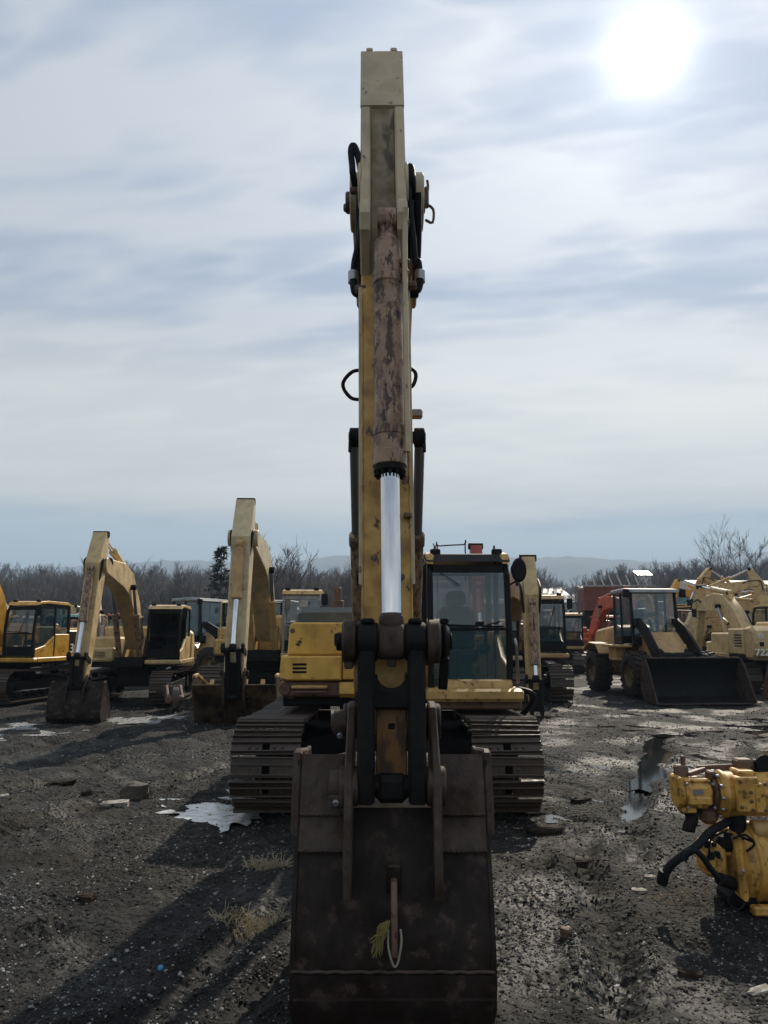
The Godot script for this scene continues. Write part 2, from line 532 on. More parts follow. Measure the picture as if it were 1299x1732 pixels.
func undercarriage(root: Node3D, g: float, w: float, zl: float, det: int, cy := 0.5, r := 0.425) -> void:
	var pitch := 0.219
	var total := 2.0 * (2.0 * zl + PI * r)
	var cnt := int(round(total / pitch))
	pitch = total / cnt
	var sm := shoe_mesh(w, pitch, det == 2) if det > 0 else null
	for side in [-1.0, 1.0]:
		var t := node("track", root)
		t.position.x = g * side
		if det > 0:
			for i in cnt:
				var o := put("track_shoe", sm, M.shoe, t)
				var wob := 0.02 if det == 2 else 0.0
				o.transform = track_place(i * pitch, zl, cy, r) * Transform3D(Basis.from_euler(Vector3(sin(i * 5.3 + side) * wob * 1.6, sin(i * 3.1) * wob * 0.5, sin(i * 7.7 + side * 2.0) * wob * 0.6)), Vector3(sin(i * 2.9 + side) * wob * 0.4, 0, 0))
		else:
			var m := mb()
			for i in cnt:
				m.xf = track_place(i * pitch, zl, cy, r)
				m.box(Vector3(0, 0.007, 0), Vector3(w, 0.014, pitch * 0.93), 0.0)
				m.box(Vector3(0, 0.028, 0.4 * pitch), Vector3(w, 0.034, 0.02), 0.0)
			kind(obj("track_shoe", m, M.shoe, t), "stuff")
		var link := mb()
		for x in [-0.085, 0.085]:
			var o := [[zl, cy + r - 0.035, 0.07], [-zl, cy + r - 0.035, 0.07]]
			link.beam(o, x - 0.02, x + 0.02, 0.0)
			link.beam([[zl, cy - r + 0.035, 0.07], [-zl, cy - r + 0.035, 0.07]], x - 0.02, x + 0.02, 0.0)
			for e in [-1.0, 1.0]:
				var pts := []
				for k in 9:
					var a := PI * k / 8.0
					pts.append([e * (zl + sin(a) * (r - 0.035)), cy + cos(a) * (r - 0.035), 0.07])
				link.beam(pts, x - 0.02, x + 0.02, 0.0)
		obj("link_chain", link, M.black, t)
		var wh := mb()
		wh.cx(zl, cy, -0.06, 0.06, r - 0.07, 24)
		wh.cx(zl, cy, -0.12, 0.12, 0.13, 16)
		obj("idler", wh, M.black, t)
		var sp := mb()
		sp.cx(-zl, cy, -0.05, 0.05, r - 0.08, 24)
		sp.cx(-zl, cy, -0.17, 0.17, 0.22, 18)
		obj("sprocket", sp, M.black, t)
		var fr := mb()
		fr.beam([[zl - 0.3, cy - 0.02, 0.24], [-zl + 0.5, cy - 0.02, 0.3]], -0.16, 0.16, 0.02)
		fr.box(Vector3(0, cy + 0.04, zl - 0.1), Vector3(0.3, 0.12, 0.5), 0.02)
		obj("track_frame", fr, M.black, t)
		for k in 7:
			obj("roller", mb().cx(-zl + 0.55 + k * (2 * zl - 1.1) / 6.0, cy - r + 0.14, -0.13, 0.13, 0.085, 14), M.black, t)
		for z in [-0.6, 0.6]:
			obj("carrier_roller", mb().cx(z, cy + r - 0.13, -0.12, 0.12, 0.06, 12), M.black, t)
	var cf := mb()
	cf.box(Vector3(0, cy + 0.12, 0), Vector3(1.0, 0.34, 1.3), 0.04)
	for sx in [-1.0, 1.0]:
		for sz in [-1.0, 1.0]:
			cf.at(Vector3.ZERO)
			cf.bar(Vector3(sx * 0.35, cy + 0.12, sz * 0.4), Vector3(sx * (g - 0.1), cy + 0.02, sz * 1.05), 0.3, 0.26, 0.03)
	obj("centre_frame", cf, M.black, root)
	obj("slew_ring", mb().cyl(Vector3(0, cy + 0.28, 0), Vector3(0, 1.06, 0), 0.62, 28, 0.02), M.black, root)


# ---------------------------------------------------------------- upper works
func cab(root: Node3D, x0: float, x1: float, paint: Material, frame: Material, glass: Material, glazed := true, top := 2.9, roof: Material = null) -> void:
	var c := node("cab", root)
	var k := top - 2.9
	var side := [[1.04, 1.27, 0.085], [1.07, 1.95 + k, 0.085], [0.985, 2.62 + k, 0.09], [0.80, 2.84 + k, 0.09], [0.5, 2.87 + k, 0.08]]
	var fm := mb()
	for x in [x0, x1 - 0.07]:
		fm.beam(side, x, x + 0.07, 0.012)
		fm.beam([[0.5, 2.85 + k, 0.09], [-0.7, 2.83 + k, 0.09]], x, x + 0.07, 0.012)
		fm.beam([[-0.72, 2.82 + k, 0.1], [-0.78, 1.27, 0.1]], x, x + 0.07, 0.012)
		fm.beam([[0.02, 2.82 + k, 0.07], [0.02, 1.27, 0.07]], x + 0.004, x + 0.066, 0.01)
	for x in [x0 + 0.12, x1 - 0.12]:
		obj("roof_lamp", mb().box(Vector3(x, 2.93 + k, 0.78), Vector3(0.13, 0.09, 0.07), 0.012), M.hose, c)
	fm.box(Vector3((x0 + x1) / 2, 2.71 + k, 0.93), Vector3(x1 - x0 - 0.14, 0.1, 0.07), 0.01)
	fm.box(Vector3((x0 + x1) / 2, 1.97 + k * 0.6, 1.065), Vector3(x1 - x0 - 0.14, 0.035, 0.045), 0.008)
	fm.box(Vector3((x0 + x1) / 2, 2.8 + k, -0.74), Vector3(x1 - x0 - 0.14, 0.12, 0.06), 0.01)
	obj("cab_frame", fm, frame, c)
	var rf := mb()
	rf.prism([0.98, 2.80 + k, 0.86, 2.90 + k, 0.5, 2.945 + k, -0.6, 2.93 + k, -0.8, 2.87 + k, -0.8, 2.84 + k, 0.5, 2.87 + k, 0.8, 2.845 + k], x0 - 0.015, x1 + 0.015, 0.02)
	obj("cab_roof", rf, roof if roof else paint, c)
	var pn := mb()
	pn.prism([0.0, 1.26, 0.0, 1.95, -0.77, 1.95, -0.80, 1.26], x1 - 0.062, x1 + 0.004, 0.012)
	pn.prism([0.98, 1.26, 0.98, 1.52, 0.5, 1.62, 0.06, 1.9, 0.06, 1.26], x1 - 0.062, x1 + 0.006, 0.012)
	obj("door_panel", pn, paint, c)
	var pl := mb()
	pl.prism([0.98, 1.26, 0.98, 1.6, -0.75, 1.6, -0.78, 1.26], x0 + 0.002, x0 + 0.06, 0.01)
	pl.box(Vector3((x0 + x1) / 2, 1.58, -0.77), Vector3(x1 - x0 - 0.15, 0.62, 0.05), 0.01)
	obj("rear_panel", pl, paint, c)
	obj("cab_floor", mb().box(Vector3((x0 + x1) / 2, 1.25, 0.13), Vector3(x1 - x0 - 0.02, 0.05, 1.84), 0.01), M.black, c)
	var a := x0 + 0.07
	var b := x1 - 0.07
	if glazed:
		obj("windshield", mb().prism([1.072, 1.99 + k * 0.6, 1.078, 1.99 + k * 0.6, 0.985, 2.66 + k, 0.979, 2.66 + k], a, b, 0.0), glass, c)
		obj("lower_windshield", mb().prism([1.042, 1.30, 1.048, 1.30, 1.075, 1.95 + k * 0.6, 1.069, 1.95 + k * 0.6], a, b, 0.0), glass, c)
		obj("rear_window", mb().box(Vector3((x0 + x1) / 2, 2.31 + k / 2, -0.745), Vector3(b - a, 0.84 + k, 0.006), 0.0), glass, c)
		for x in [x0 + 0.03, x1 - 0.03]:
			obj("side_window", mb().box(Vector3(x, 2.36 + k / 2, -0.36), Vector3(0.006, 0.86 + k, 0.68), 0.0), glass, c)
			obj("door_window", mb().prism([0.06, 1.92, 0.5, 1.64, 1.0, 1.54, 1.03, 1.95, 0.95, 2.6 + k, 0.75, 2.79 + k, 0.06, 2.8 + k], x - 0.003, x + 0.003, 0.0), glass, c)
	if not glazed:
		obj("cab_shade_panel", mb().box(Vector3((x0 + x1) / 2, 2.2, -0.70), Vector3(b - a, 1.3, 0.03), 0.0), M.black, c)  # black panels added so the open cab looks dark inside
		obj("cab_shade_panel", mb().box(Vector3(x0 + 0.05, 2.15, 0.1), Vector3(0.02, 1.3, 1.5), 0.0), M.black, c)
		obj("side_window", mb().box(Vector3(x1 - 0.03, 2.36, -0.36), Vector3(0.006, 0.86, 0.68), 0.0), M.glass_teal, c)
	var sx := (x0 + x1) / 2 - 0.02
	var st := mb()
	st.box(Vector3(sx, 1.62, -0.12), Vector3(0.5, 0.16, 0.5), 0.05)
	st.box(Vector3(sx, 1.42, -0.12), Vector3(0.34, 0.3, 0.36), 0.03)
	st.box(Vector3(sx, 1.98, -0.38), Vector3(0.48, 0.62, 0.14), 0.06, Basis(Vector3.RIGHT, -0.12))
	st.box(Vector3(sx, 2.40, -0.45), Vector3(0.27, 0.22, 0.11), 0.045, Basis(Vector3.RIGHT, -0.1))
	obj("seat", st, M.seat, c)
	var lv := mb()
	for x in [-0.32, 0.32]:
		lv.box(Vector3(sx + x, 1.72, 0.0), Vector3(0.13, 0.14, 0.5), 0.03)
		lv.cyl(Vector3(sx + x, 1.78, 0.2), Vector3(sx + x, 1.98, 0.24), 0.018, 8)
	for x in [-0.08, 0.08]:
		lv.cyl(Vector3(sx + x, 1.28, 0.75), Vector3(sx + x, 1.8, 0.62), 0.014, 8)
	obj("control_lever", lv, M.seat, c)


func upper(root: Node3D, p: Dictionary) -> void:
	var P: Material = p.paint
	var dk := mb()
	dk.box(Vector3(0, 1.13, -0.55), Vector3(2.5, 0.16, 3.1), 0.02)
	dk.box(Vector3(0, 1.2, 0.95), Vector3(0.86, 0.3, 0.5), 0.02)
	obj("deck", dk, M.black, root)
	for x in [-0.3, 0.3]:
		obj("boom_bracket", mb().prism([-0.75, 1.2, 0.75, 1.2, 0.9, 1.34, 0.55, 1.8, 0.32, 2.0, 0.1, 1.9, -0.5, 1.5], x - 0.03, x + 0.03, 0.01), P, root)
	var cw := node("counterweight", root)
	var w := mb()
	w.prism([-2.1, 1.08, -2.1, 2.12, -2.55, 2.16, -2.78, 2.0, -2.9, 1.6, -2.8, 1.2, -2.6, 1.06], -1.33, 1.33, 0.09)
	obj("weight_block", w, p.get("weight", P), cw)
	var hd := mb()
	hd.prism([-2.08, 1.22, -2.08, 2.22, -1.98, 2.3, -0.98, 2.3, -0.88, 2.22, -0.88, 1.22], -1.3, 0.36, 0.05)
	obj("engine_hood", hd, p.get("hood", P), root)
	obj("rear_cover", mb().prism([-2.08, 1.22, -2.08, 2.08, -0.9, 2.08, -0.9, 1.22], 0.38, 1.3, 0.04), P, root)
	var ex := mb()
	ex.cyl(Vector3(-0.75, 2.28, -1.5), Vector3(-0.75, 2.62, -1.5), 0.06, 12)
	ex.cyl(Vector3(-0.75, 2.28, -1.5), Vector3(-0.75, 2.42, -1.5), 0.1, 12)
	obj("exhaust_pipe", ex, M.rusty, root)
	if not p.has("main"):
		var tb := mb()
		var tx := 0.87 if p.has("mirrored") else -0.87
		tb.box(Vector3(tx, 1.58, -0.1), Vector3(0.78, 0.74, 1.5), 0.06)
		tb.box(Vector3(tx, 1.42, 0.86), Vector3(0.8, 0.42, 0.44), 0.05)
		obj("tool_box", tb, P, root)
		var sl := mb()
		sl.box(Vector3(1.0, 1.2, 1.02), Vector3(1.1, 0.13, 0.24), 0.03)
		sl.box(Vector3(1.53, 1.2, -0.2), Vector3(0.06, 0.13, 2.3), 0.015)
		obj("deck_sill", sl, P, root)
		cab(root, -1.48 if p.has("mirrored") else 0.48, -0.48 if p.has("mirrored") else 1.48, P, p.get("frame", M.cabframe), p.get("glass", M.glass_teal), p.get("glazed", true))
		var wp := mb()
		wp.bar(Vector3(0.6, 2.03, 1.105), Vector3(1.3, 2.0, 1.105), 0.02, 0.025)
		wp.bar(Vector3(0.98, 1.95, 1.105), Vector3(1.2, 2.6, 1.05), 0.02, 0.02)
		if not p.has("mirrored"):
			obj("wiper", wp, M.hose, root)
			obj("lower_screen", mb().prism([1.052, 1.32, 1.058, 1.32, 1.08, 1.6, 1.074, 1.6], 0.56, 1.4, 0.0), M.cabframe, root)
		var mr := mb()
		mr.tube([Vector3(1.45, 2.45, 1.0), Vector3(1.58, 2.5, 1.08), Vector3(1.6, 2.56, 1.1)], 0.014, 6, 3)
		mr.box(Vector3(1.6, 2.66, 1.12), Vector3(0.16, 0.3, 0.05), 0.02)
		obj("mirror", mr, M.hose, root)
		for k in 4:
			obj("grille_slat", mb().box(Vector3(-0.87 if not p.has("mirrored") else 0.87, 1.36 + k * 0.045, 1.084), Vector3(0.3, 0.02, 0.012), 0.003), M.hose, root)
		for k in 5:
			obj("side_vent", mb().box(Vector3(1.304, 1.5 + k * 0.09, -1.6 if k % 2 == 0 else -1.6), Vector3(0.012, 0.04, 0.55), 0.003), M.hose, root)
		var hr := mb()
		hr.tube([Vector3(-1.2, 1.9, 0.6), Vector3(-1.2, 2.55, 0.5), Vector3(-1.2, 2.6, 0.3), Vector3(-1.2, 2.6, -0.7), Vector3(-1.2, 2.1, -0.9)], 0.018, 6, 3)
		obj("handrail", hr, P, root)


# bucket about its hinge; the mouth looks to -z and down, the back to +z
func bucket(root: Node3D, hinge: Vector3, turn: float, w: float, mat: Material, rim: Material, sc := 1.0, teeth := true) -> Node3D:
	var b := node("bucket", root)
	b.transform = Transform3D(Basis(Vector3.RIGHT, turn).scaled(Vector3(1, sc, sc)), hinge)
	var h := w / 2
	var outer := [[0.20, -0.10], [0.33, -0.44], [0.43, -0.75], [0.50, -1.10], [0.47, -1.28], [0.36, -1.39], [0.0, -1.41], [-0.75, -1.40]]
	var st := []
	for q in outer:
		st.append([q[0], q[1], 0.035])
	obj("shell", mb().beam(st, -h, h, 0.006), mat, b)
	for s in [-1.0, 1.0]:
		var pl := mb().prism([0.22, -0.12, 0.34, -0.44, 0.44, -0.75, 0.51, -1.10, 0.48, -1.28, 0.36, -1.405, -0.80, -1.41, -0.62, -1.05, -0.25, -0.35, -0.02, -0.1], s * h - 0.018, s * h + 0.018, 0.006)
		obj("side_plate", pl, mat, b)
		obj("side_rim", mb().beam([[0.0, -0.1, 0.07], [-0.25, -0.36, 0.07], [-0.62, -1.05, 0.07], [-0.80, -1.40, 0.07]], s * h - 0.03, s * h + 0.03, 0.008), rim, b)
		obj("ear", mb().prism([0.05, 0.12, 0.15, 0.08, 0.43, -0.2, 0.49, -0.32, 0.53, -0.8, 0.35, -0.8, 0.25, -0.52, 0.1, -0.27, -0.11, -0.12, -0.13, 0.02, -0.05, 0.11], s * 0.2 - 0.025, s * 0.2 + 0.025, 0.008), mat, b)
	var pin := mb()
	pin.cx(0, 0, -0.28, 0.28, 0.06)
	pin.cx(0.35, -0.29, -0.28, 0.28, 0.06)
	obj("pin", pin, M.black, b)
	if teeth:
		for k in 5:
			var x := -h + 0.08 + k * (w - 0.16) / 4.0
			obj("tooth", mb().prism([-0.7, -1.36, -0.95, -1.40, -0.95, -1.415, -0.7, -1.44], x - 0.045, x + 0.045, 0.01), rim, b)
	return b


func cylinder(root: Node3D, a: Vector3, b: Vector3, barrel: float, r: float, rod: float, mat: Material, called := "cylinder", rodmat: Material = null) -> Node3D:
	var c := node(called, root)
	var d := (b - a).normalized()
	var l := (b - a).length()
	var m := mb()
	m.lathe(a + d * 0.05, d, [Vector2(0, 0), Vector2(0, r * 0.6), Vector2(0.06, r), Vector2(barrel - 0.12, r), Vector2(barrel - 0.12, r * 1.15), Vector2(barrel - 0.02, r * 1.15), Vector2(barrel, r * 0.95), Vector2(barrel, 0)], 18)
	m.cx(a.z, a.y, a.x - r * 0.8, a.x + r * 0.8, r * 1.05, 16)
	obj("barrel", m, mat, c)
	var q := mb()
	q.cyl(a + d * (barrel + 0.04), b - d * 0.08, rod, 16, 0.0)
	obj("rod", q, rodmat if rodmat else M.chrome, c)
	obj("rod_eye", mb().cx(b.z, b.y, b.x - r * 0.8, b.x + r * 0.8, r * 0.9, 16), M.black, c)
	return c


# boom, stick, cylinders and bucket of an ordinary machine. tip / stick_end are (z, y)
func front_gear(root: Node3D, p: Dictionary) -> void:
	var foot := Vector2(0.35, 1.72)
	var tip: Vector2 = p.tip
	var end: Vector2 = p.end
	var P: Material = p.get("boom_paint", p.paint)
	var d := tip - foot
	var up := Vector2(-d.y, d.x).normalized()
	if up.y < 0:
		up = -up
	var rise: float = p.get("rise", 0.75)
	var q1 := foot + d * 0.25 + up * rise * 0.7
	var q2 := foot + d * 0.47 + up * rise
	var q3 := foot + d * 0.62 + up * rise * 0.85
	var wd: float = p.get("wide", 1.0)
	var bm := mb()
	bm.beam([[foot.x, foot.y, 0.42], [q1.x, q1.y, 0.66], [q2.x, q2.y, 0.76], [q3.x, q3.y, 0.7], [tip.x, tip.y, 0.36]], -0.2 * wd, 0.2 * wd, 0.02)
	bm.cx(foot.x, foot.y, -0.27, 0.27, 0.16)
	bm.cx(tip.x, tip.y, -0.25 * wd, 0.25 * wd, 0.18)
	var bo := obj("boom", bm, P, root)
	if p.has("text"):
		for s in p.get("text_sides", [1.0]):
			lettering(bo, p.text, q3 + (tip - q3) * 0.42 , (tip - q3).normalized(), 0.2 * s, 0.2)
	var u := (end - tip).normalized()
	var fr := Vector2(-u.y, u.x)
	if fr.dot(tip - foot) < 0:
		fr = -fr
	var tl := tip - u * 0.85 + fr * 0.0
	var k1 := tip + u * 0.12 + fr * 0.42
	var sk := mb()
	var out := PackedVector2Array([tl - fr * 0.12, tl + fr * 0.14, tip - u * 0.3 + fr * 0.3, k1, k1 + u * 0.3 - fr * 0.12, end + fr * 0.15 - u * 0.05, end + u * 0.1 + fr * 0.08, end + u * 0.1 - fr * 0.1, end - u * 0.4 - fr * 0.2, tip + u * 0.1 - fr * 0.26, tip - u * 0.12 - fr * 0.26])
	sk.poly(out, -0.155 * wd, 0.155 * wd, 0.015)
	var so := obj("stick", sk, p.get("stick_paint", P), root)
	obj("tail_pin", mb().cx(tl.x, tl.y, -0.2, 0.2, 0.09), M.black, so)
	obj("bucket_pin", mb().cx(end.x, end.y, -0.2, 0.2, 0.11), M.black, so)
	# arm cylinder along the top of the boom
	var ac := q2 + up * 0.5 - d.normalized() * 0.25
	cylinder(root, Vector3(0, ac.y, ac.x), Vector3(0, tl.y, tl.x), (tl - ac).length() * 0.58, 0.10, 0.05, P, "arm_cylinder")
	obj("cylinder_bracket", mb().poly(PackedVector2Array([q2 + up * 0.3 - d.normalized() * 0.5, q2 + up * 0.3 + d.normalized() * 0.1, ac + up * 0.08, ac - up * 0.1 - d.normalized() * 0.2]), -0.08, 0.08, 0.01), P, root)
	# boom cylinders
	var bc := q2 - up * 0.1
	for s in [-1.0, 1.0]:
		cylinder(root, Vector3(0.30 * s, 1.28, 1.05), Vector3(0.30 * s, bc.y, bc.x), (Vector2(bc.x, bc.y) - Vector2(1.05, 1.28)).length() * 0.62, 0.085, 0.045, p.get("cyl_paint", P), "boom_cylinder", M.steel)
	obj("boom_pin", mb().cx(bc.x, bc.y, -0.38, 0.38, 0.08), M.black, root)
	# bucket cylinder, links
	var c1 := tip + u * 0.3 + fr * 0.44
	var jt := end - u * 0.42 + fr * 0.42
	cylinder(root, Vector3(0, c1.y, c1.x), Vector3(0, jt.y, jt.x), (jt - c1).length() * p.get("barrel", 0.55), 0.09, 0.05, p.get("cyl_paint", P), "bucket_cylinder")
	var lk := mb()
	for s in [-1.0, 1.0]:
		lk.bar(Vector3(0.2 * s, jt.y, jt.x), Vector3(0.2 * s, (end - u * 0.4).y, (end - u * 0.4).x), 0.04, 0.12)
		lk.cx(jt.x, jt.y, 0.2 * s - 0.03, 0.2 * s + 0.03, 0.1)
	obj("side_link", lk, M.black, root)
	var ba: float = p.get("bucket_turn", 0.0)
	var pinv := Vector3(0, end.y, end.x)
	var q := Vector3(0, -0.29, 0.35).rotated(Vector3.RIGHT, ba) * Vector3(1, p.get("bsc", 1.0), p.get("bsc", 1.0)) + pinv
	var hl := mb()
	for s in [-1.0, 1.0]:
		hl.bar(Vector3(0.11 * s, jt.y, jt.x), Vector3(0.11 * s, q.y, q.z), 0.09, 0.15, 0.02)
	hl.bar(Vector3(0, lerpf(jt.y, q.y, 0.3), lerpf(jt.x, q.z, 0.3)), Vector3(0, lerpf(jt.y, q.y, 0.9), lerpf(jt.x, q.z, 0.9)), 0.2, 0.05, 0.0)
	obj("bucket_link", hl, M.black, root)
	if p.get("has_bucket", true):
		bucket(root, pinv, ba, p.get("bw", 1.1), p.get("bucket_mat", M.bucket), p.get("rim", M.bucket_edge), p.get("bsc", 1.0))
	# hoses along the joint
	var hs := mb()
	for s in [-1.0, 1.0]:
		var a := tip + (q3 - tip).normalized() * 0.6 + up * 0.12
		var e := tip + u * 0.5 + fr * 0.2
		hs.tube([Vector3(0.22 * s, a.y, a.x), Vector3(0.24 * s, a.y + 0.12, a.x + 0.25), Vector3(0.23 * s, tip.y + 0.12, tip.x + 0.22), Vector3(0.21 * s, tip.y - 0.1, tip.x + 0.3), Vector3(0.17 * s, e.y, e.x)], 0.03, 6, 4)
	obj("hose", hs, M.hose, root)


func lettering(parent: Node3D, text: String, c: Vector2, dir: Vector2, x: float, size: float, mat: Material = null) -> void:
	var t := TextMesh.new()
	t.text = text
	var f := SystemFont.new()
	f.font_names = PackedStringArray(["Droid Sans"])
	f.font_weight = 700
	t.font = f
	t.font_size = 32
	t.pixel_size = size / 24.0
	t.depth = 0.006
	var o := put("lettering", t, mat if mat else M.letter, parent)
	# text runs along dir seen from outside
	var sgn := signf(x)
	var xx := Vector3(0, dir.y, dir.x) * (-1.0 if sgn > 0 else 1.0)
	if xx.z * sgn > 0:
		xx = -xx
	var zz := Vector3(sgn, 0, 0)
	var yy := zz.cross(xx).normalized()
	o.transform = Transform3D(Basis(xx, yy, zz), Vector3(x + sgn * 0.003, c.y, c.x))


func excavator(p: Dictionary) -> Node3D:
	var at: Vector3 = p.at
	var root := thing(p.get("called", "excavator"), p.label, "excavator", at, p.get("yaw", 0.0), p.get("s", 1.0), p.get("group", "excavators parked in the yard"))
	undercarriage(root, p.get("gauge", 1.15), p.get("shoe", 0.62), p.get("zl", 1.75), p.get("det", 0))
	var up := root
	upper(up, p)
	if p.has("tip"):
		front_gear(up, p)
	return root


# ---------------------------------------------------------------- the big machine in the middle
func fh(list: Array) -> Array:
	# outline given as (distance in front of the photographer, height) -> (z, y) about the slew centre
	var o := []
	for i in range(0, list.size(), 2):
		o.append(10.5 - list[i])
		o.append(list[i + 1])
	return o


func hx(arr: Array, f: float) -> Array:
	var o := []
	for i in range(0, arr.size(), 2):
		o.append(Vector3(arr[i] - 0.03, arr[i + 1], 10.5 - f))
	return o


func main_machine() -> void:
	var root := thing("excavator", "large worn yellow excavator facing the viewer, stick raised upright, rusty bucket on the ground", "excavator", Vector3(0.03, 0, -10.5), 0.0, 1.0, "excavators parked in the yard")
	undercarriage(root, 1.25, 0.72, 1.86, 2, 0.52, 0.44)
	upper(root, {"paint": M.main, "main": true, "hood": M.hood})
	main_cab(root)
	main_boxes(root)
	main_boom(root)
	main_stick(root)
	main_linkage(root)
	main_bucket(root)


func main_cab(root: Node3D) -> void:
	cab(root, 0.5, 1.52, M.main_sill, M.cabframe, M.glass, true, 2.9, M.cabframe)
	for x in [0.54, 1.48]:
		obj("roof_corner", mb().prism([0.99, 2.77, 0.9, 2.9, 0.6, 2.955, 0.6, 2.85, 0.9, 2.78], x - 0.055, x + 0.055, 0.02), M.main_sill, root)
	var sl := mb()
	sl.prism([0.86, 1.13, 1.32, 1.13, 1.36, 1.17, 1.36, 1.25, 1.3, 1.275, 0.86, 1.275], 0.46, 1.6, 0.025)
	sl.prism([1.02, 1.279, 1.16, 1.279, 1.14, 1.36, 1.09, 1.37, 1.02, 1.37], 0.62, 1.5, 0.01)
	obj("deck_sill", sl, M.main_sill, root)
	obj("deck_skirt", mb().box(Vector3(1.05, 1.1, 0.55), Vector3(1.1, 0.14, 1.3), 0.02), M.rusty, root)
	var wp := mb()
	wp.bar(Vector3(0.66, 2.02, 1.11), Vector3(1.42, 2.0, 1.11), 0.02, 0.03)
	wp.bar(Vector3(1.15, 2.0, 1.11), Vector3(1.38, 2.06, 1.11), 0.016, 0.016)
	wp.box(Vector3(1.13, 2.03, 1.10), Vector3(0.1, 0.06, 0.05), 0.01)
	wp.bar(Vector3(0.66, 2.66, 1.03), Vector3(0.9, 2.5, 1.05), 0.012, 0.012)
	obj("wiper", wp, M.hose, root)
	var mi := mb()
	mi.tube([Vector3(1.5, 2.5, 1.0), Vector3(1.6, 2.56, 1.06), Vector3(1.62, 2.62, 1.08)], 0.012, 6, 3)
	mi.lathe(Vector3(1.6, 2.69, 1.08), Vector3(0, 0, 1), [Vector2(0, 0), Vector2(0, 0.06), Vector2(0.02, 0.085), Vector2(0.045, 0.08), Vector2(0.045, 0)], 20)
	obj("mirror_arm", mi, M.hose, root)
	var mh := mb()
	mh.at(Vector3(1.615, 2.68, 1.1), Basis().scaled(Vector3(0.92, 1.5, 1.0)))
	mh.lathe(Vector3.ZERO, Vector3(0, 0, 1), [Vector2(0, 0), Vector2(0, 0.085), Vector2(0.015, 0.1), Vector2(0.05, 0.098), Vector2(0.06, 0.08), Vector2(0.06, 0)], 24)
	obj("mirror", mh, M.hose, root)
	obj("grab_rail", mb().tube([Vector3(1.6, 1.32, 0.95), Vector3(1.56, 1.75, 1.12), Vector3(1.545, 1.85, 1.1)], 0.02, 8, 3), M.steel, root)
	var tr := mb()
	tr.tube([Vector3(0.47, 1.9, 1.0), Vector3(0.45, 2.3, 1.02), Vector3(0.46, 2.75, 0.95)], 0.014, 6, 4)
	tr.tube([Vector3(1.6, 1.25, 1.0), Vector3(1.75, 1.2, 1.1), Vector3(1.72, 1.05, 1.0), Vector3(1.6, 0.9, 0.9)], 0.035, 8, 4)
	obj("hose", tr, M.hose, root)
	var rl := mb()
	rl.box(Vector3(0.62, 2.98, 0.7), Vector3(0.03, 0.08, 0.03), 0.005)
	rl.bar(Vector3(0.62, 3.0, 0.7), Vector3(0.6, 3.06, 0.7), 0.014, 0.014)
	rl.bar(Vector3(0.62, 3.0, 0.7), Vector3(0.65, 3.06, 0.7), 0.014, 0.014)
	rl.cyl(Vector3(1.38, 2.9, 0.7), Vector3(1.38, 3.03, 0.7), 0.014, 8)
	obj("roof_lug", rl, M.rusty, root)


func main_boxes(root: Node3D) -> void:
	var b := node("tool_box", root)
	var up := mb()
	# upper locker with a rounded outer corner, seen from the front
	var o := PackedVector2Array()
	for k in 7:
		var a := PI * 0.5 * k / 6.0
		o.append(Vector2(-1.10 - 0.07 * sin(a) , 1.98 + 0.07 * cos(a)))
	o.append_array([Vector2(-1.19, 1.66), Vector2(-0.46, 1.66), Vector2(-0.46, 1.80), Vector2(-0.49, 1.83), Vector2(-0.49, 1.95), Vector2(-0.46, 1.98), Vector2(-0.46, 2.05)])
	up.at(Vector3(0, 0, 0), Basis(Vector3(0, 0, -1), Vector3.UP, Vector3.RIGHT))
	up.poly(o, -1.14, 0.7, 0.02)
	obj("locker", up, M.main_box, b)
	var lo := mb()
	var q := PackedVector2Array([Vector2(-1.245, 1.40), Vector2(-1.255, 1.5), Vector2(-1.24, 1.655), Vector2(-0.53, 1.655), Vector2(-0.53, 1.375), Vector2(-1.21, 1.375)])
	lo.at(Vector3(0, 0, 0), Basis(Vector3(0, 0, -1), Vector3.UP, Vector3.RIGHT))
	lo.poly(q, -1.31, 0.7, 0.018)
	obj("lower_locker", lo, M.main_box, b)
	obj("filler_panel", mb().box(Vector3(-0.445, 1.515, 0.75), Vector3(0.155, 0.27, 1.0), 0.012), M.main_box, b)
	obj("corner_plate", mb().prism([1.2, 1.17, 1.27, 1.22, 1.25, 1.35, 0.6, 1.36, 0.6, 1.16], -0.56, -0.37, 0.012), M.main_box, b)
	for k in 3:
		obj("louvre", mb().box(Vector3(-1.02, 1.47 + k * 0.044, 1.311), Vector3(0.165, 0.026, 0.012), 0.004), M.hose, b)
	obj("catch", mb().cyl(Vector3(-1.13, 1.95, 1.13), Vector3(-1.13, 1.95, 1.155), 0.028, 14), M.rusty, b)
	obj("hinge_pad", mb().box(Vector3(-1.22, 1.385, 1.3), Vector3(0.07, 0.03, 0.05), 0.01), M.rusty, b)
	var stp := node("step", root)
	obj("tread", mb().box(Vector3(-0.9, 1.30, 1.3), Vector3(0.42, 0.035, 0.16), 0.01), M.tan, stp)
	obj("riser", mb().box(Vector3(-0.9, 1.245, 1.34), Vector3(0.4, 0.03, 0.05), 0.008), M.rusty, stp)
	obj("under_tray", mb().box(Vector3(-0.88, 1.27, 0.75), Vector3(0.72, 0.18, 0.95), 0.02), M.rusty, root)
	var lamp := mb()
	lamp.cyl(Vector3(-1.2, 1.27, 1.1), Vector3(-1.2, 1.27, 1.24), 0.07, 14)
	lamp.box(Vector3(-1.14, 1.2, 1.05), Vector3(0.1, 0.1, 0.2), 0.02)
	obj("marker_lamp", lamp, M.rusty, root)


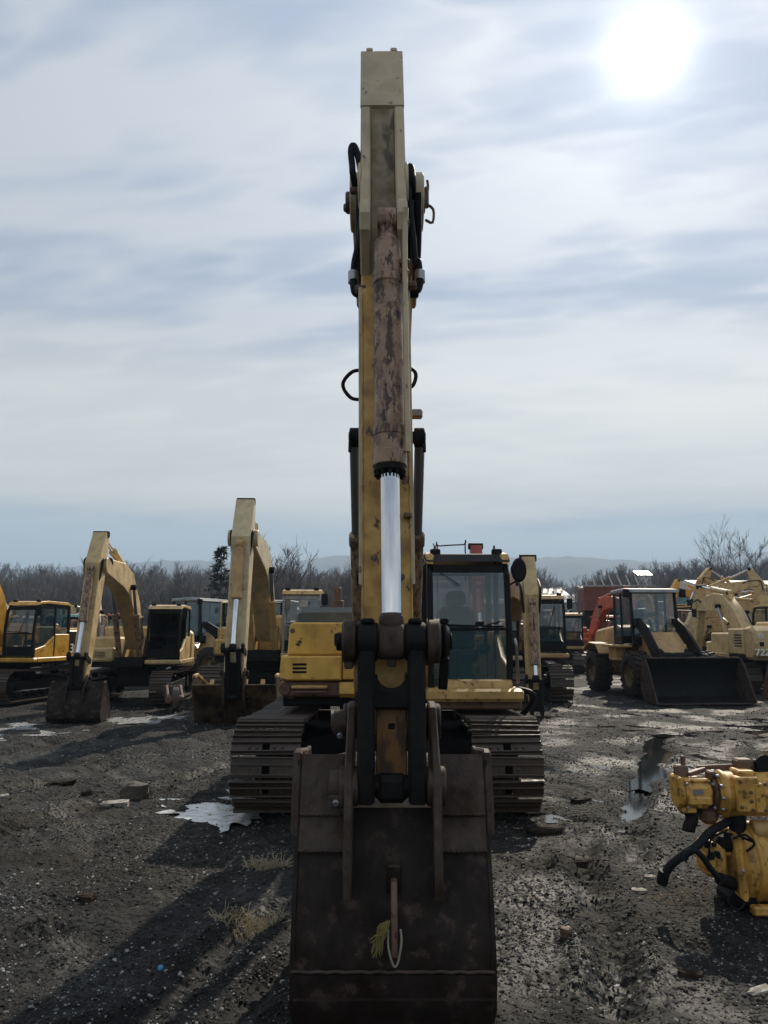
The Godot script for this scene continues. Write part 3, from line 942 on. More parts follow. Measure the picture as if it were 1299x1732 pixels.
func main_boom(root: Node3D) -> void:
	var bm := mb()
	bm.beam([[0.3, 1.75, 0.5], [1.35, 2.95, 0.72], [2.6, 3.95, 0.86], [3.3, 4.3, 0.84], [4.2, 4.62, 0.66], [4.85, 4.8, 0.5]], -0.205, 0.205, 0.02)
	bm.cx(0.3, 1.75, -0.27, 0.27, 0.17)
	var bo := obj("boom", bm, M.main, root)
	bo.position.x = -0.01
	# fork that holds the stick
	for s in [-1.0, 1.0]:
		var f := mb()
		f.prism([4.6, 4.52, 5.35, 4.70, 5.58, 4.76, 5.66, 4.92, 5.6, 5.06, 5.45, 5.12, 4.7, 5.04], s * 0.205 - 0.035, s * 0.205 + 0.035, 0.012)
		f.cx(5.48, 4.92, s * 0.205 - 0.05, s * 0.205 + 0.05, 0.2, 24)
		obj("fork_plate", f, M.main_cream, bo)
	var pn := mb()
	pn.cx(5.48, 4.92, -0.29, 0.27, 0.075)
	pn.box(Vector3(0.28, 4.95, 5.5), Vector3(0.03, 0.16, 0.04), 0.01)
	pn.tube([Vector3(0.27, 4.78, 5.5), Vector3(0.32, 4.76, 5.5), Vector3(0.325, 4.86, 5.5), Vector3(0.27, 4.9, 5.5)], 0.010, 6, 3)
	pn.tube([Vector3(0.275, 4.9, 5.5), Vector3(0.29, 5.02, 5.5), Vector3(0.285, 5.08, 5.5)], 0.010, 6, 3)
	pn.box(Vector3(-0.29, 4.87, 5.5), Vector3(0.03, 0.05, 0.05), 0.01)
	obj("boom_pin", pn, M.rusty, bo)
	var tp := mb()
	tp.cx(3.3, 3.78, -0.37, 0.37, 0.06)
	for s in [-1.0, 1.0]:
		tp.cx(3.3, 3.78, s * 0.31 - 0.05, s * 0.31 + 0.05, 0.095)
		tp.bar(Vector3(s * 0.355, 3.8, 3.3), Vector3(s * 0.355, 3.62, 3.38), 0.03, 0.03)
	obj("cylinder_pin", tp, M.black, root)
	for s in [-1.0, 1.0]:
		cylinder(root, Vector3(0.315 * s, 1.2, 1.15), Vector3(0.315 * s, 3.78, 3.3), 2.22, 0.068, 0.05, M.main_barrel, "boom_cylinder", M.steel)
		var cl := mb()
		cl.at(Vector3(0.315 * s, 0, 0))
		cl.lathe(Vector3(0, 2.83, 2.51), Vector3(0, 2.58, 2.15), [Vector2(0, 0), Vector2(0, 0.08), Vector2(0.09, 0.08), Vector2(0.09, 0)], 16)
		obj("gland_collar", cl, M.rusty, root)
	cylinder(root, Vector3(0, 4.95, 2.55), Vector3(0, 6.0, 5.25), 1.6, 0.1, 0.055, M.main_barrel, "arm_cylinder")
	obj("cylinder_bracket", mb().prism([2.1, 4.3, 2.9, 4.55, 2.62, 5.02, 2.48, 5.0], -0.09, 0.09, 0.01), M.main, bo)
	var hl := mb()
	hl.tube([Vector3(-0.2, 4.49, 3.2), Vector3(-0.34, 4.47, 3.22), Vector3(-0.435, 4.34, 3.22), Vector3(-0.35, 4.2, 3.22), Vector3(-0.2, 4.18, 3.25)], 0.019, 8, 6)
	hl.tube([Vector3(0.2, 4.49, 3.3), Vector3(0.265, 4.45, 3.3), Vector3(0.28, 4.385, 3.3), Vector3(0.25, 4.3, 3.3), Vector3(0.2, 4.28, 3.3)], 0.019, 8, 6)
	hl.tube([Vector3(-0.13, 4.6, 3.9), Vector3(-0.12, 4.0, 3.66), Vector3(-0.15, 3.7, 3.6), Vector3(-0.2, 3.45, 3.4)], 0.03, 8, 5)
	obj("hose", hl, M.hose, root)
	var wl := node("work_lamp", root)
	obj("lamp_bracket", mb().box(Vector3(0.225, 4.02, 3.1), Vector3(0.05, 0.05, 0.08), 0.008), M.black, wl)
	obj("lamp_housing", mb().box(Vector3(0.295, 4.06, 3.14), Vector3(0.11, 0.085, 0.1), 0.015), M.tan, wl)
	obj("lamp_glass", mb().box(Vector3(0.295, 4.06, 3.195), Vector3(0.09, 0.065, 0.01), 0.003), M.greycab, wl)


func main_stick(root: Node3D) -> void:
	var s := node("stick", root)
	s.position.x = 0.007
	s.rotation.z = 0.0088
	var body := mb()
	body.prism(fh([4.42, 1.5, 4.43, 2.0, 4.60, 4.05, 4.66, 4.18, 4.84, 4.5, 4.95, 5.3, 4.93, 5.6, 5.12, 6.17, 5.3, 6.12, 5.42, 5.45, 5.40, 4.6, 5.2, 4.2, 4.85, 1.9, 4.75, 1.42, 4.6, 1.34, 4.5, 1.38]), -0.148, 0.148, 0.012)
	obj("stick_box", body, M.main, s)
	obj("web_plate", mb().prism(fh([4.66, 4.2, 4.837, 4.5, 4.945, 5.3, 4.924, 5.58, 4.96, 5.58, 4.99, 5.3, 4.88, 4.5, 4.7, 4.2]), -0.083, 0.083, 0.003), M.web_grey, s)
	var tail := mb()
	tail.prism(fh([4.908, 5.60, 5.10, 6.185, 5.12, 6.20, 5.135, 6.19, 4.93, 5.58]), -0.155, 0.155, 0.006)
	obj("tail_plate", tail, M.main_cream, s)
	for k in [-1.0, 1.0]:
		var fl := mb()
		fl.prism(fh([4.905, 5.585, 4.64, 4.72, 4.49, 4.62, 4.45, 4.52, 4.48, 4.42, 4.56, 4.36, 4.68, 4.2, 4.84, 4.5, 4.95, 5.4, 4.94, 5.59]), k * 0.118 - 0.034, k * 0.118 + 0.034, 0.01)
		obj("cylinder_flange", fl, M.main_cream, s)
	var side := mb()
	for k in [-1.0, 1.0]:
		side.cx(5.6, 4.92, k * 0.158 - 0.012, k * 0.158 + 0.012, 0.2, 24)
		side.prism(fh([4.445, 2.2, 4.615, 4.1, 4.65, 4.1, 4.48, 2.2]), k * 0.1515 - 0.012, k * 0.1515 + 0.012, 0.004)
	obj("boss_plate", side, M.main_cream, s)
	# weld seams where the side plates meet the front plate, and hose clamps down the side
	for k in [-1.0, 1.0]:
		var pts := []
		for i in 40:
			var t := i / 39.0
			pts.append(Vector3(k * 0.140 + sin(i * 2.3) * 0.0015, lerpf(2.0, 4.05, t), 10.5 - lerpf(4.428, 4.598, t)))
		obj("weld_seam", mb().tube(pts, 0.006, 6, 2), M.main, s)
	for q in [2.6, 3.1, 3.6]:
		obj("pipe_clip", mb().box(Vector3(0.125, q, 10.5 - lerpf(4.43, 4.60, (q - 2.0) / 2.05) + 0.03), Vector3(0.05, 0.03, 0.05), 0.006), M.rusty, s)
	for x in [-0.09, 0.09]:
		obj("lifting_lug", mb().box(Vector3(x, 6.215, 10.5 - 5.14), Vector3(0.05, 0.035, 0.05), 0.008), M.main_cream, s)
	# steel line along the right of the cylinder, with its clamps
	var pipe := mb()
	pipe.tube([Vector3(0.14, 4.55, 6.04), Vector3(0.13, 4.3, 6.02), Vector3(0.125, 3.6, 6.13), Vector3(0.125, 2.95, 6.18)], 0.018, 8, 4)
	obj("steel_line", pipe, M.main_cream, s)
	var clampm := mb()
	for q in [[0.125, 4.47, 6.0], [0.125, 4.2, 6.0], [0.12, 4.12, 6.02], [-0.15, 4.1, 5.85], [0.17, 4.1, 5.9]]:
		clampm.box(Vector3(q[0], q[1], q[2]), Vector3(0.075, 0.045, 0.06), 0.01)
	clampm.box(Vector3(-0.17, 4.89, 5.68), Vector3(0.11, 0.04, 0.05), 0.008)
	clampm.box(Vector3(0.175, 4.92, 5.68), Vector3(0.1, 0.085, 0.06), 0.01)
	obj("clamp", clampm, M.rusty, s)
	var hs := mb()
	hs.tube(hx([-0.17, 4.1, -0.195, 4.12, -0.205, 4.2], 4.72), 0.026, 10, 4)
	hs.tube(hx([-0.205, 4.25, -0.198, 4.35, -0.172, 4.48, -0.15, 4.645, -0.142, 4.816, -0.152, 4.988, -0.175, 5.131, -0.203, 5.20, -0.22, 5.16, -0.212, 5.053, -0.205, 4.97], 4.78) + [Vector3(-0.2, 4.85, 5.55), Vector3(-0.19, 4.7, 5.2)], 0.023, 10, 5)
	hs.tube(hx([0.16, 4.11, 0.215, 4.128, 0.232, 4.2], 4.72), 0.026, 10, 4)
	hs.tube(hx([0.232, 4.23, 0.23, 4.32, 0.222, 4.36, 0.205, 4.34, 0.195, 4.5, 0.175, 4.73, 0.168, 4.902, 0.168, 5.0, 0.18, 5.045, 0.192, 5.0, 0.196, 4.9], 4.78) + [Vector3(0.16, 4.78, 5.5), Vector3(0.16, 4.65, 5.2)], 0.022, 10, 5)
	hs.at(Vector3(0, 0, 0))
	hs.tube([Vector3(-0.19, 4.85, 5.72), Vector3(-0.2, 4.6, 5.6), Vector3(-0.19, 4.3, 5.5), Vector3(-0.16, 4.15, 5.6)], 0.028, 8, 5)
	hs.tube([Vector3(0.2, 4.85, 5.72), Vector3(0.2, 4.6, 5.6), Vector3(0.19, 4.4, 5.5), Vector3(0.16, 4.2, 5.6)], 0.028, 8, 5)
	obj("hose", hs, M.hose, s).position.x = 0.034
	for q in [-0.236, 0.202]:
		obj("hose_fitting", mb().cyl(Vector3(q, 4.18, 5.765), Vector3(q, 4.27, 5.76), 0.034, 10), M.steel, s).position.x = 0.034
	obj("hose_elbow", mb().cx(5.78, 4.1, -0.2, -0.14, 0.04, 8), M.black, s).position.x = 0.034
	obj("hose_elbow", mb().cx(5.78, 4.11, 0.13, 0.19, 0.04, 8), M.black, s).position.x = 0.034


func main_linkage(root: Node3D) -> void:
	# bucket cylinder
	var c := node("bucket_cylinder", root)
	var a := Vector3(-0.01, 4.51, 5.95)
	var b := Vector3(0.012, 1.875, 6.25)
	var d := (b - a).normalized()
	var br := mb()
	br.cx(a.z, a.y, a.x - 0.062, a.x + 0.062, 0.085, 20)
	br.lathe(a, d, [Vector2(0.02, 0), Vector2(0.02, 0.062), Vector2(0.13, 0.062), Vector2(0.16, 0.083), Vector2(0.40, 0.086), Vector2(0.41, 0.095), Vector2(0.46, 0.095), Vector2(0.47, 0.088), Vector2(0.62, 0.088), Vector2(0.625, 0.086), Vector2(1.40, 0.089), Vector2(1.405, 0.096), Vector2(1.46, 0.096), Vector2(1.465, 0.092), Vector2(1.56, 0.092), Vector2(1.565, 0.1), Vector2(1.645, 0.1), Vector2(1.65, 0.09), Vector2(1.65, 0)], 32)
	obj("barrel", br, M.main_barrel, c)
	var gl := mb()
	gl.lathe(a, d, [Vector2(1.65, 0), Vector2(1.65, 0.094), Vector2(1.68, 0.094), Vector2(1.69, 0.085), Vector2(1.69, 0)], 28)
	var s := Vector3.RIGHT
	var u := d.cross(s).normalized()
	for k in 12:
		var t := TAU * k / 12.0
		var o := a + d * 1.675 + (s * cos(t) + u * sin(t)) * 0.08
		gl.cyl(o, o + d * 0.035, 0.012, 6, 0.002)
	obj("gland", gl, M.black, c)
	obj("rod", mb().cyl(a + d * 1.66, b - d * 0.12, 0.0565, 32, 0.0), M.chrome, c)
	var ey := mb()
	ey.lathe(a, d, [Vector2(2.50, 0), Vector2(2.50, 0.06), Vector2(2.52, 0.068), Vector2(2.56, 0.07), Vector2(2.64, 0.055), Vector2(2.66, 0)], 20)
	ey.cx(b.z, b.y, 0.01 - 0.068, 0.01 + 0.068, 0.098, 26)
	ey.box(b + Vector3(0, -0.11, 0), Vector3(0.05, 0.05, 0.04), 0.008)
	obj("rod_eye", ey, M.bucket_edge, c)
	# H-shaped link
	var l := node("bucket_link", root)
	var h := mb()
	for k in [-1.0, 1.0]:
		var x: float = 0.01 + k * 0.13
		h.cx(6.25, 1.875, x - 0.06, x + 0.06, 0.104, 24, 0.012)
		h.box(Vector3(x, 1.985, 6.26), Vector3(0.075, 0.03, 0.09), 0.01)
		h.prism([6.16, 1.86, 6.34, 1.86, 6.36, 1.5, 6.40, 1.2, 6.38, 1.05, 6.28, 1.03, 6.20, 1.12, 6.20, 1.5], x - 0.05 if k < 0 else x - 0.042, x + 0.042 if k < 0 else x + 0.05, 0.014)
	# cross web with a U-shaped upper edge
	var web := PackedVector2Array()
	for i in 11:
		var t := PI * i / 10.0
		web.append(Vector2(0.01 - 0.078 * cos(t), 1.70 - 0.075 * sin(t)))
	web.append_array([Vector2(0.12, 1.69), Vector2(0.12, 1.52), Vector2(-0.10, 1.52), Vector2(-0.10, 1.69)])
	h.at(Vector3.ZERO, Basis(Vector3(0, 0, -1), Vector3.UP, Vector3.RIGHT))
	h.poly(web, -6.33, -6.2, 0.015)
	h.at(Vector3.ZERO)
	h.box(Vector3(0.01, 1.12, 6.3), Vector3(0.17, 0.14, 0.12), 0.03)
	obj("link_frame", h, M.link, l)
	obj("link_web", mb().box(Vector3(0.01, 1.35, 6.255), Vector3(0.165, 0.42, 0.03), 0.005), M.link_web, l)
	obj("grease_plug", mb().box(Vector3(0.01, 1.43, 6.272), Vector3(0.035, 0.03, 0.012), 0.004), M.black, l)
	# side links back to the stick
	for k in [-1.0, 1.0]:
		var x: float = 0.01 + k * 0.23
		var sl := mb()
		sl.cx(6.25, 1.875, x - 0.036, x + 0.036, 0.118, 26, 0.012)
		sl.bar(Vector3(x, 1.875, 6.25), Vector3(x, 1.83, 5.83), 0.055, 0.15, 0.015)
		sl.cx(5.83, 1.83, x - 0.03, x + 0.03, 0.1)
		if k < 0:
			sl.box(Vector3(x, 1.76, 6.27), Vector3(0.05, 0.06, 0.06), 0.008)
		obj("side_link", sl, M.bucket_edge, root)
	var pn := mb()
	pn.cx(6.25, 1.875, -0.29, 0.26, 0.05, 16)
	pn.cx(6.25, 1.875, 0.277, 0.325, 0.095, 24, 0.02)
	pn.cx(6.25, 1.875, 0.325, 0.34, 0.05, 14)
	pn.box(Vector3(0.30, 1.985, 6.25), Vector3(0.045, 0.03, 0.05), 0.006)
	pn.bar(Vector3(0.3, 1.79, 6.25), Vector3(0.29, 1.62, 6.2), 0.05, 0.04)
	pn.box(Vector3(-0.285, 1.885, 6.25), Vector3(0.03, 0.07, 0.07), 0.008)
	pn.cx(5.83, 1.83, -0.27, 0.28, 0.05, 16)
	obj("link_pin", pn, M.link, root)


func main_bucket(root: Node3D) -> void:
	var b := node("bucket", root)
	b.position.x = 0.015
	var w := 0.495
	# shell: outer face as (distance, height)
	var main_st := [[4.27, 1.0], [4.20, 0.82], [4.13, 0.62], [4.08, 0.42], [4.06, 0.26], [4.085, 0.12], [4.17, 0.03], [4.35, -0.01], [4.85, 0.0], [5.35, 0.02]]
	var st := []
	for q in main_st:
		st.append([10.5 - q[0] - 0.018, q[1], 0.036])
	var sh := mb()
	sh.beam(st, -w, w, 0.004)
	for e in [[-w, -0.235], [0.235, w]]:
		sh.beam([[10.5 - 4.325, 1.27, 0.036], [10.5 - 4.25, 0.96, 0.036]], e[0], e[1], 0.004)
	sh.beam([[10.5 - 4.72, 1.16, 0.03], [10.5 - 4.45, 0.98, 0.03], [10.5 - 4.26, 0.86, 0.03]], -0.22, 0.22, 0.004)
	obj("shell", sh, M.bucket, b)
	for e in [[-w + 0.01, -0.24], [0.24, w - 0.01]]:
		var lap := mb()
		lap.beam([[10.5 - 4.232, 0.975, 0.014], [10.5 - 4.172, 0.82, 0.014]], e[0], e[1], 0.003)
		obj("wear_plate", lap, M.bucket_edge, b)
		obj("top_plate", mb().beam([[10.5 - 4.296, 1.275, 0.022], [10.5 - 4.222, 0.985, 0.022]], e[0], e[1], 0.003), M.bucket_edge, b)
	obj("lip_band", mb().beam([[10.5 - 4.045, 0.28, 0.02], [10.5 - 4.05, 0.19, 0.02], [10.5 - 4.085, 0.09, 0.02], [10.5 - 4.16, 0.01, 0.02]], -w - 0.004, w + 0.004, 0.004), M.bucket, b)
	obj("heel_strip", mb().beam([[10.5 - 4.03, 0.175, 0.02], [10.5 - 4.055, 0.10, 0.02], [10.5 - 4.12, 0.0, 0.02]], -w + 0.01, w - 0.01, 0.006), M.bucket, b)
	# weld beads along the lapped plates
	for q in [[4.212, 0.985, -w + 0.01, -0.25], [4.212, 0.985, 0.25, w - 0.01], [4.163, 0.818, -w + 0.01, -0.25], [4.163, 0.818, 0.25, w - 0.01], [4.232, 0.862, -0.2, 0.2], [4.04, 0.292, -w, w]]:
		var pts := []
		for i in 24:
			var t := i / 23.0
			pts.append(Vector3(lerpf(q[2], q[3], t), q[1] + sin(i * 2.7) * 0.0035, 10.5 - q[0] + cos(i * 4.1) * 0.002))
		obj("weld_bead", mb().tube(pts, 0.009, 6, 2), M.bucket_edge, b)
	for k in [-1.0, 1.0]:
		var pl := mb()
		pl.prism(fh([4.27, 1.25, 4.25, 0.98, 4.18, 0.8, 4.115, 0.6, 4.065, 0.4, 4.05, 0.25, 4.08, 0.1, 4.17, 0.01, 5.4, 0.0, 5.2, 0.4, 4.95, 1.0, 4.8, 1.25]), k * w - 0.012, k * w + 0.012, 0.004)
		obj("side_plate", pl, M.bucket, b)
		var ct := mb()
		ct.prism(fh([4.275, 1.25, 4.29, 1.285, 4.33, 1.30, 4.8, 1.24, 5.05, 0.85, 4.3, 0.86, 4.21, 0.88, 4.215, 0.98]), k * (w + 0.014) - 0.024, k * (w + 0.014) + 0.024, 0.012)
		obj("side_cutter", ct, M.bucket_edge, b)
		var ear := mb()
		ear.prism(fh([4.50, 1.535, 4.42, 1.51, 4.36, 1.44, 4.14, 1.24, 4.075, 1.12, 4.025, 0.68, 4.035, 0.62, 4.2, 0.62, 4.3, 0.9, 4.45, 1.15, 4.66, 1.30, 4.68, 1.44, 4.6, 1.53]), k * 0.2275 - 0.022, k * 0.2275 + 0.022, 0.008)
		obj("ear", ear, M.bucket_edge, b)
		var bs := mb()
		bs.cx(10.5 - 4.2, 1.13, k * 0.2275 - 0.05, k * 0.2275 + 0.05, 0.1, 24)
		bs.cx(10.5 - 4.55, 1.42, k * 0.2275 - 0.05, k * 0.2275 + 0.05, 0.1, 24)
		if k < 0:
			bs.cx(10.5 - 4.2, 1.13, -0.33, -0.25, 0.083, 24)
			bs.box(Vector3(-0.29, 1.07, 6.385), Vector3(0.075, 0.06, 0.02), 0.006)
			bs.cx(10.5 - 4.5, 1.42, -0.33, -0.25, 0.07, 24)
			bs.cx(10.5 - 4.5, 1.42, -0.345, -0.32, 0.05, 24)
		obj("pin_boss", bs, M.bucket_edge, b)
		for q in [[-0.29, 1.07, 6.39], [-0.29, 1.36, 6.06]] if k < 0 else []:
			obj("bolt", mb().cyl(Vector3(q[0], q[1], q[2]), Vector3(q[0], q[1] - 0.005, q[2] + 0.03), 0.017, 8, 0.004), M.steel, b)
	var pin := mb()
	pin.cx(10.5 - 4.2, 1.13, -0.25, 0.25, 0.055)
	pin.cx(10.5 - 4.55, 1.42, -0.25, 0.25, 0.055)
	obj("pin", pin, M.black, b)
	for k in 5:
		var x := -w + 0.08 + k * (2 * w - 0.16) / 4.0
		obj("tooth", mb().prism(fh([5.3, 0.05, 5.6, 0.03, 5.6, 0.01, 5.3, -0.03]), x - 0.045, x + 0.045, 0.01), M.bucket_edge, b)
	# lifting eye on the back
	var hk := node("lifting_eye", root)
	hk.position.x = 0.02
	obj("eye_plate", mb().prism(fh([4.12, 0.72, 4.06, 0.70, 4.0, 0.60, 3.97, 0.48, 3.98, 0.38, 4.03, 0.35, 4.1, 0.36, 4.12, 0.5]), -0.016, 0.016, 0.006), M.rusty, hk)
	obj("eye_pad", mb().box(Vector3(0, 0.7, 10.5 - 4.105), Vector3(0.075, 0.16, 0.03), 0.008, Basis(Vector3.RIGHT, 0.28)), M.bucket, hk)
	# rope: a loop through the eye and a frayed tail
	var rp := tag(node("rope"), "frayed yellow and cream rope tied through the lifting eye on the bucket back", "rope") as Node3D
	rp.position = Vector3(0.05, 0, 0)
	obj("loop", mb().tube([Vector3(-0.028, 0.50, -4.0), Vector3(-0.03, 0.44, -3.96), Vector3(-0.012, 0.37, -3.955), Vector3(0.004, 0.35, -3.955), Vector3(0.02, 0.38, -3.955), Vector3(0.034, 0.46, -3.96), Vector3(0.03, 0.50, -4.0)], 0.0055, 6, 5), M.rope_pale, rp)
	var fr := mb()
	rng.seed = 77
	for k in 46:
		var o := Vector3(-0.03 + rng.randf_range(-0.01, 0.01), 0.535 + rng.randf_range(-0.012, 0.012), -3.985 + rng.randf_range(-0.012, 0.012))
		var m := Vector3(-0.055 + rng.randf_range(-0.028, 0.02), 0.505 + rng.randf_range(-0.02, 0.025), -3.965 + rng.randf_range(-0.015, 0.02))
		var e := Vector3(-0.085 + rng.randf_range(-0.03, 0.03), 0.43 + rng.randf_range(-0.045, 0.06), -3.975 + rng.randf_range(-0.02, 0.03))
		fr.tube([o, m, e], 0.0022, 4, 3)
	obj("frayed_tail", fr, M.rope, rp)


# ---------------------------------------------------------------- wheel loader
func wheel(parent: Node3D, c: Vector3, r: float, w: float, side: float, rimmat: Material, lugs := 22) -> void:
	var n := node("wheel", parent)
	n.position = c
	var t := mb()
	var p := [Vector2(-w * 0.5, r * 0.58), Vector2(-w * 0.5, r * 0.8), Vector2(-w * 0.42, r * 0.93), Vector2(-w * 0.2, r * 0.955), Vector2(w * 0.2, r * 0.955), Vector2(w * 0.42, r * 0.93), Vector2(w * 0.5, r * 0.8), Vector2(w * 0.5, r * 0.58), Vector2(w * 0.42, r * 0.54), Vector2(-w * 0.42, r * 0.54), Vector2(-w * 0.5, r * 0.58)]
	t.lathe(Vector3.ZERO, Vector3.RIGHT, p, 36, true)
	for k in lugs:
		for s in [-1.0, 1.0]:
			var a: float = TAU * (k + (0.25 if s > 0 else -0.25)) / lugs
			var bs := Basis(Vector3.RIGHT, a) * Basis(Vector3.UP, 0.45 * s)
			t.box(Vector3(s * w * 0.25, cos(a) * r * 0.96, sin(a) * r * 0.96), Vector3(w * 0.46, r * 0.09, r * 0.13), 0.01, bs)
	obj("tyre", t, M.tyre, n)
	var q := mb()
	q.lathe(Vector3.ZERO, Vector3(side, 0, 0), [Vector2(-w * 0.2, r * 0.55), Vector2(w * 0.40, r * 0.55), Vector2(w * 0.44, r * 0.5), Vector2(w * 0.3, r * 0.46), Vector2(w * 0.12, r * 0.3), Vector2(w * 0.3, r * 0.2), Vector2(w * 0.34, 0)], 28)
	obj("rim", q, rimmat, n)


func wheel_loader(label: String, at: Vector3, yaw: float, s: float, paint: Material, bucket_out := true) -> Node3D:
	var r := thing("wheel_loader", label, "wheel loader", at, yaw, s, "wheel loaders in the yard")
	for z in [1.5, -1.7]:
		for x in [-1.05, 1.05]:
			wheel(r, Vector3(x, 0.69, z), 0.7, 0.55, signf(x), M.wheel_rim)
	var fr := mb()
	fr.prism([0.2, 0.6, 2.0, 0.55, 2.15, 0.9, 1.7, 1.55, 1.15, 1.95, 0.55, 1.95, 0.2, 1.3], -0.46, 0.46, 0.03)
	fr.box(Vector3(0, 0.68, 1.5), Vector3(1.7, 0.3, 0.34), 0.05)
	obj("front_frame", fr, paint, r)
	var rr := mb()
	rr.box(Vector3(0, 0.95, -1.2), Vector3(1.0, 0.7, 2.8), 0.05)
	rr.box(Vector3(0, 0.68, -1.7), Vector3(1.7, 0.3, 0.34), 0.05)
	rr.box(Vector3(0, 1.0, -3.0), Vector3(1.9, 0.85, 0.5), 0.08)
	obj("rear_frame", rr, paint, r)
	obj("engine_hood", mb().prism([-0.95, 1.3, -0.95, 2.12, -1.2, 2.2, -3.0, 2.05, -3.2, 1.8, -3.2, 1.3], -0.62, 0.62, 0.08), paint, r)
	for s2 in [-1.0, 1.0]:
		obj("fender", mb().beam([[-0.85, 1.25, 0.05], [-1.2, 1.56, 0.05], [-1.9, 1.6, 0.05], [-2.5, 1.35, 0.05]], s2 * 1.05 - 0.28, s2 * 1.05 + 0.28, 0.01), paint, r)
		var st := mb()
		st.box(Vector3(s2 * 1.0, 1.52, -0.1), Vector3(0.5, 0.07, 1.3), 0.01)
		st.box(Vector3(s2 * 1.05, 1.1, 0.05), Vector3(0.36, 0.05, 0.5), 0.01)
		st.box(Vector3(s2 * 0.95, 1.3, -0.25), Vector3(0.3, 0.45, 0.7), 0.03)
		obj("side_step", st, paint, r)
	var c := node("cab", r)
	var f := mb()
	for s2 in [-1.0, 1.0]:
		f.beam([[0.62, 1.55, 0.1], [0.5, 3.2, 0.1]], s2 * 0.72 - 0.04, s2 * 0.72 + 0.04, 0.015)
		f.beam([[-0.25, 1.55, 0.08], [-0.25, 3.2, 0.08]], s2 * 0.74 - 0.03, s2 * 0.74 + 0.03, 0.015)
		f.beam([[-0.92, 1.55, 0.1], [-0.85, 3.2, 0.1]], s2 * 0.72 - 0.04, s2 * 0.72 + 0.04, 0.015)
		f.box(Vector3(s2 * 0.74, 1.68, -0.6), Vector3(0.06, 0.3, 0.6), 0.01)
	f.box(Vector3(0, 1.68, 0.6), Vector3(1.44, 0.28, 0.06), 0.01)
	f.box(Vector3(0, 1.75, -0.9), Vector3(1.44, 0.5, 0.06), 0.01)
	f.box(Vector3(0, 1.56, -0.15), Vector3(1.5, 0.06, 1.5), 0.01)
	obj("cab_frame", f, M.cabframe, c)
	obj("cab_roof", mb().prism([0.72, 3.2, 0.66, 3.3, 0.0, 3.36, -0.9, 3.33, -1.0, 3.2], -0.84, 0.84, 0.04), M.greycab, c)
	for s2 in [-1.0, 1.0]:
		obj("roof_lamp", mb().box(Vector3(s2 * 0.92, 3.17, 0.66), Vector3(0.2, 0.26, 0.14), 0.03), M.hose, c)
		obj("side_window", mb().box(Vector3(s2 * 0.74, 2.5, -0.2), Vector3(0.008, 1.35, 1.3), 0.0), M.glass_teal, c)
	obj("windshield", mb().prism([0.59, 1.82, 0.6, 1.82, 0.51, 3.2, 0.5, 3.2], -0.68, 0.68, 0.0), M.glass, c)
	obj("rear_window", mb().box(Vector3(0, 2.6, -0.88), Vector3(1.36, 1.15, 0.008), 0.0), M.glass, c)
	var se := mb()
	se.box(Vector3(-0.05, 2.0, -0.45), Vector3(0.5, 0.16, 0.5), 0.05)
	se.box(Vector3(-0.05, 2.38, -0.68), Vector3(0.46, 0.62, 0.13), 0.05)
	se.box(Vector3(0, 1.75, -0.45), Vector3(0.4, 0.35, 0.4), 0.03)
	obj("seat", se, M.seat, c)
	var sw := mb()
	var ring := []
	for k in 13:
		ring.append(Vector3(0.03 + 0.2 * cos(TAU * k / 12.0), 2.35 + 0.12 * sin(TAU * k / 12.0), 0.12 - 0.14 * sin(TAU * k / 12.0)))
	sw.tube(ring, 0.017, 6, 2)
	sw.bar(Vector3(0.03, 1.7, 0.45), Vector3(0.03, 2.35, 0.12), 0.07, 0.07)
	obj("steering_wheel", sw, M.seat, c)
	for s2 in [-1.0, 1.0]:
		var am := mb()
		am.beam([[0.75, 2.25, 0.3], [1.3, 1.95, 0.4], [2.1, 1.2, 0.42], [2.58, 0.55, 0.22]], s2 * 0.62 - 0.05, s2 * 0.62 + 0.05, 0.015)
		am.cx(0.75, 2.25, s2 * 0.62 - 0.1, s2 * 0.62 + 0.1, 0.13)
		obj("lift_arm", am, M.black, r)
		cylinder(r, Vector3(s2 * 0.42, 0.95, 0.9), Vector3(s2 * 0.55, 1.35, 2.1), 0.7, 0.075, 0.045, M.black, "lift_cylinder")
		cylinder(r, Vector3(s2 * 0.36, 1.85, 0.95), Vector3(s2 * 0.42, 1.0, 2.42), 1.05, 0.075, 0.045, M.black, "tilt_cylinder")
	obj("cross_tube", mb().cx(2.0, 1.25, -0.58, 0.58, 0.11), M.black, r)
	if bucket_out:
		var b := node("bucket", r)
		var w := 1.40
		obj("bucket_shell", mb().beam([[3.75, 0.03, 0.04], [3.0, 0.04, 0.04], [2.78, 0.14, 0.04], [2.66, 0.4, 0.04], [2.7, 0.75, 0.04], [2.85, 1.08, 0.04], [2.98, 1.2, 0.04]], -w, w, 0.008), M.black, b)
		for s2 in [-1.0, 1.0]:
			obj("bucket_side", mb().prism([3.72, 0.0, 2.95, 0.02, 2.76, 0.12, 2.64, 0.4, 2.68, 0.75, 2.82, 1.1, 3.0, 1.22, 3.2, 1.0, 3.45, 0.5], s2 * w - 0.02, s2 * w + 0.02, 0.006), M.bucket_edge, b)
		obj("cutting_edge", mb().box(Vector3(0, 0.03, 3.74), Vector3(2 * w + 0.06, 0.035, 0.22), 0.01), M.bucket_edge, b)
		obj("spill_guard", mb().box(Vector3(0, 1.23, 3.0), Vector3(2 * w - 0.1, 0.05, 0.06), 0.01), M.bucket_edge, b)
	return r


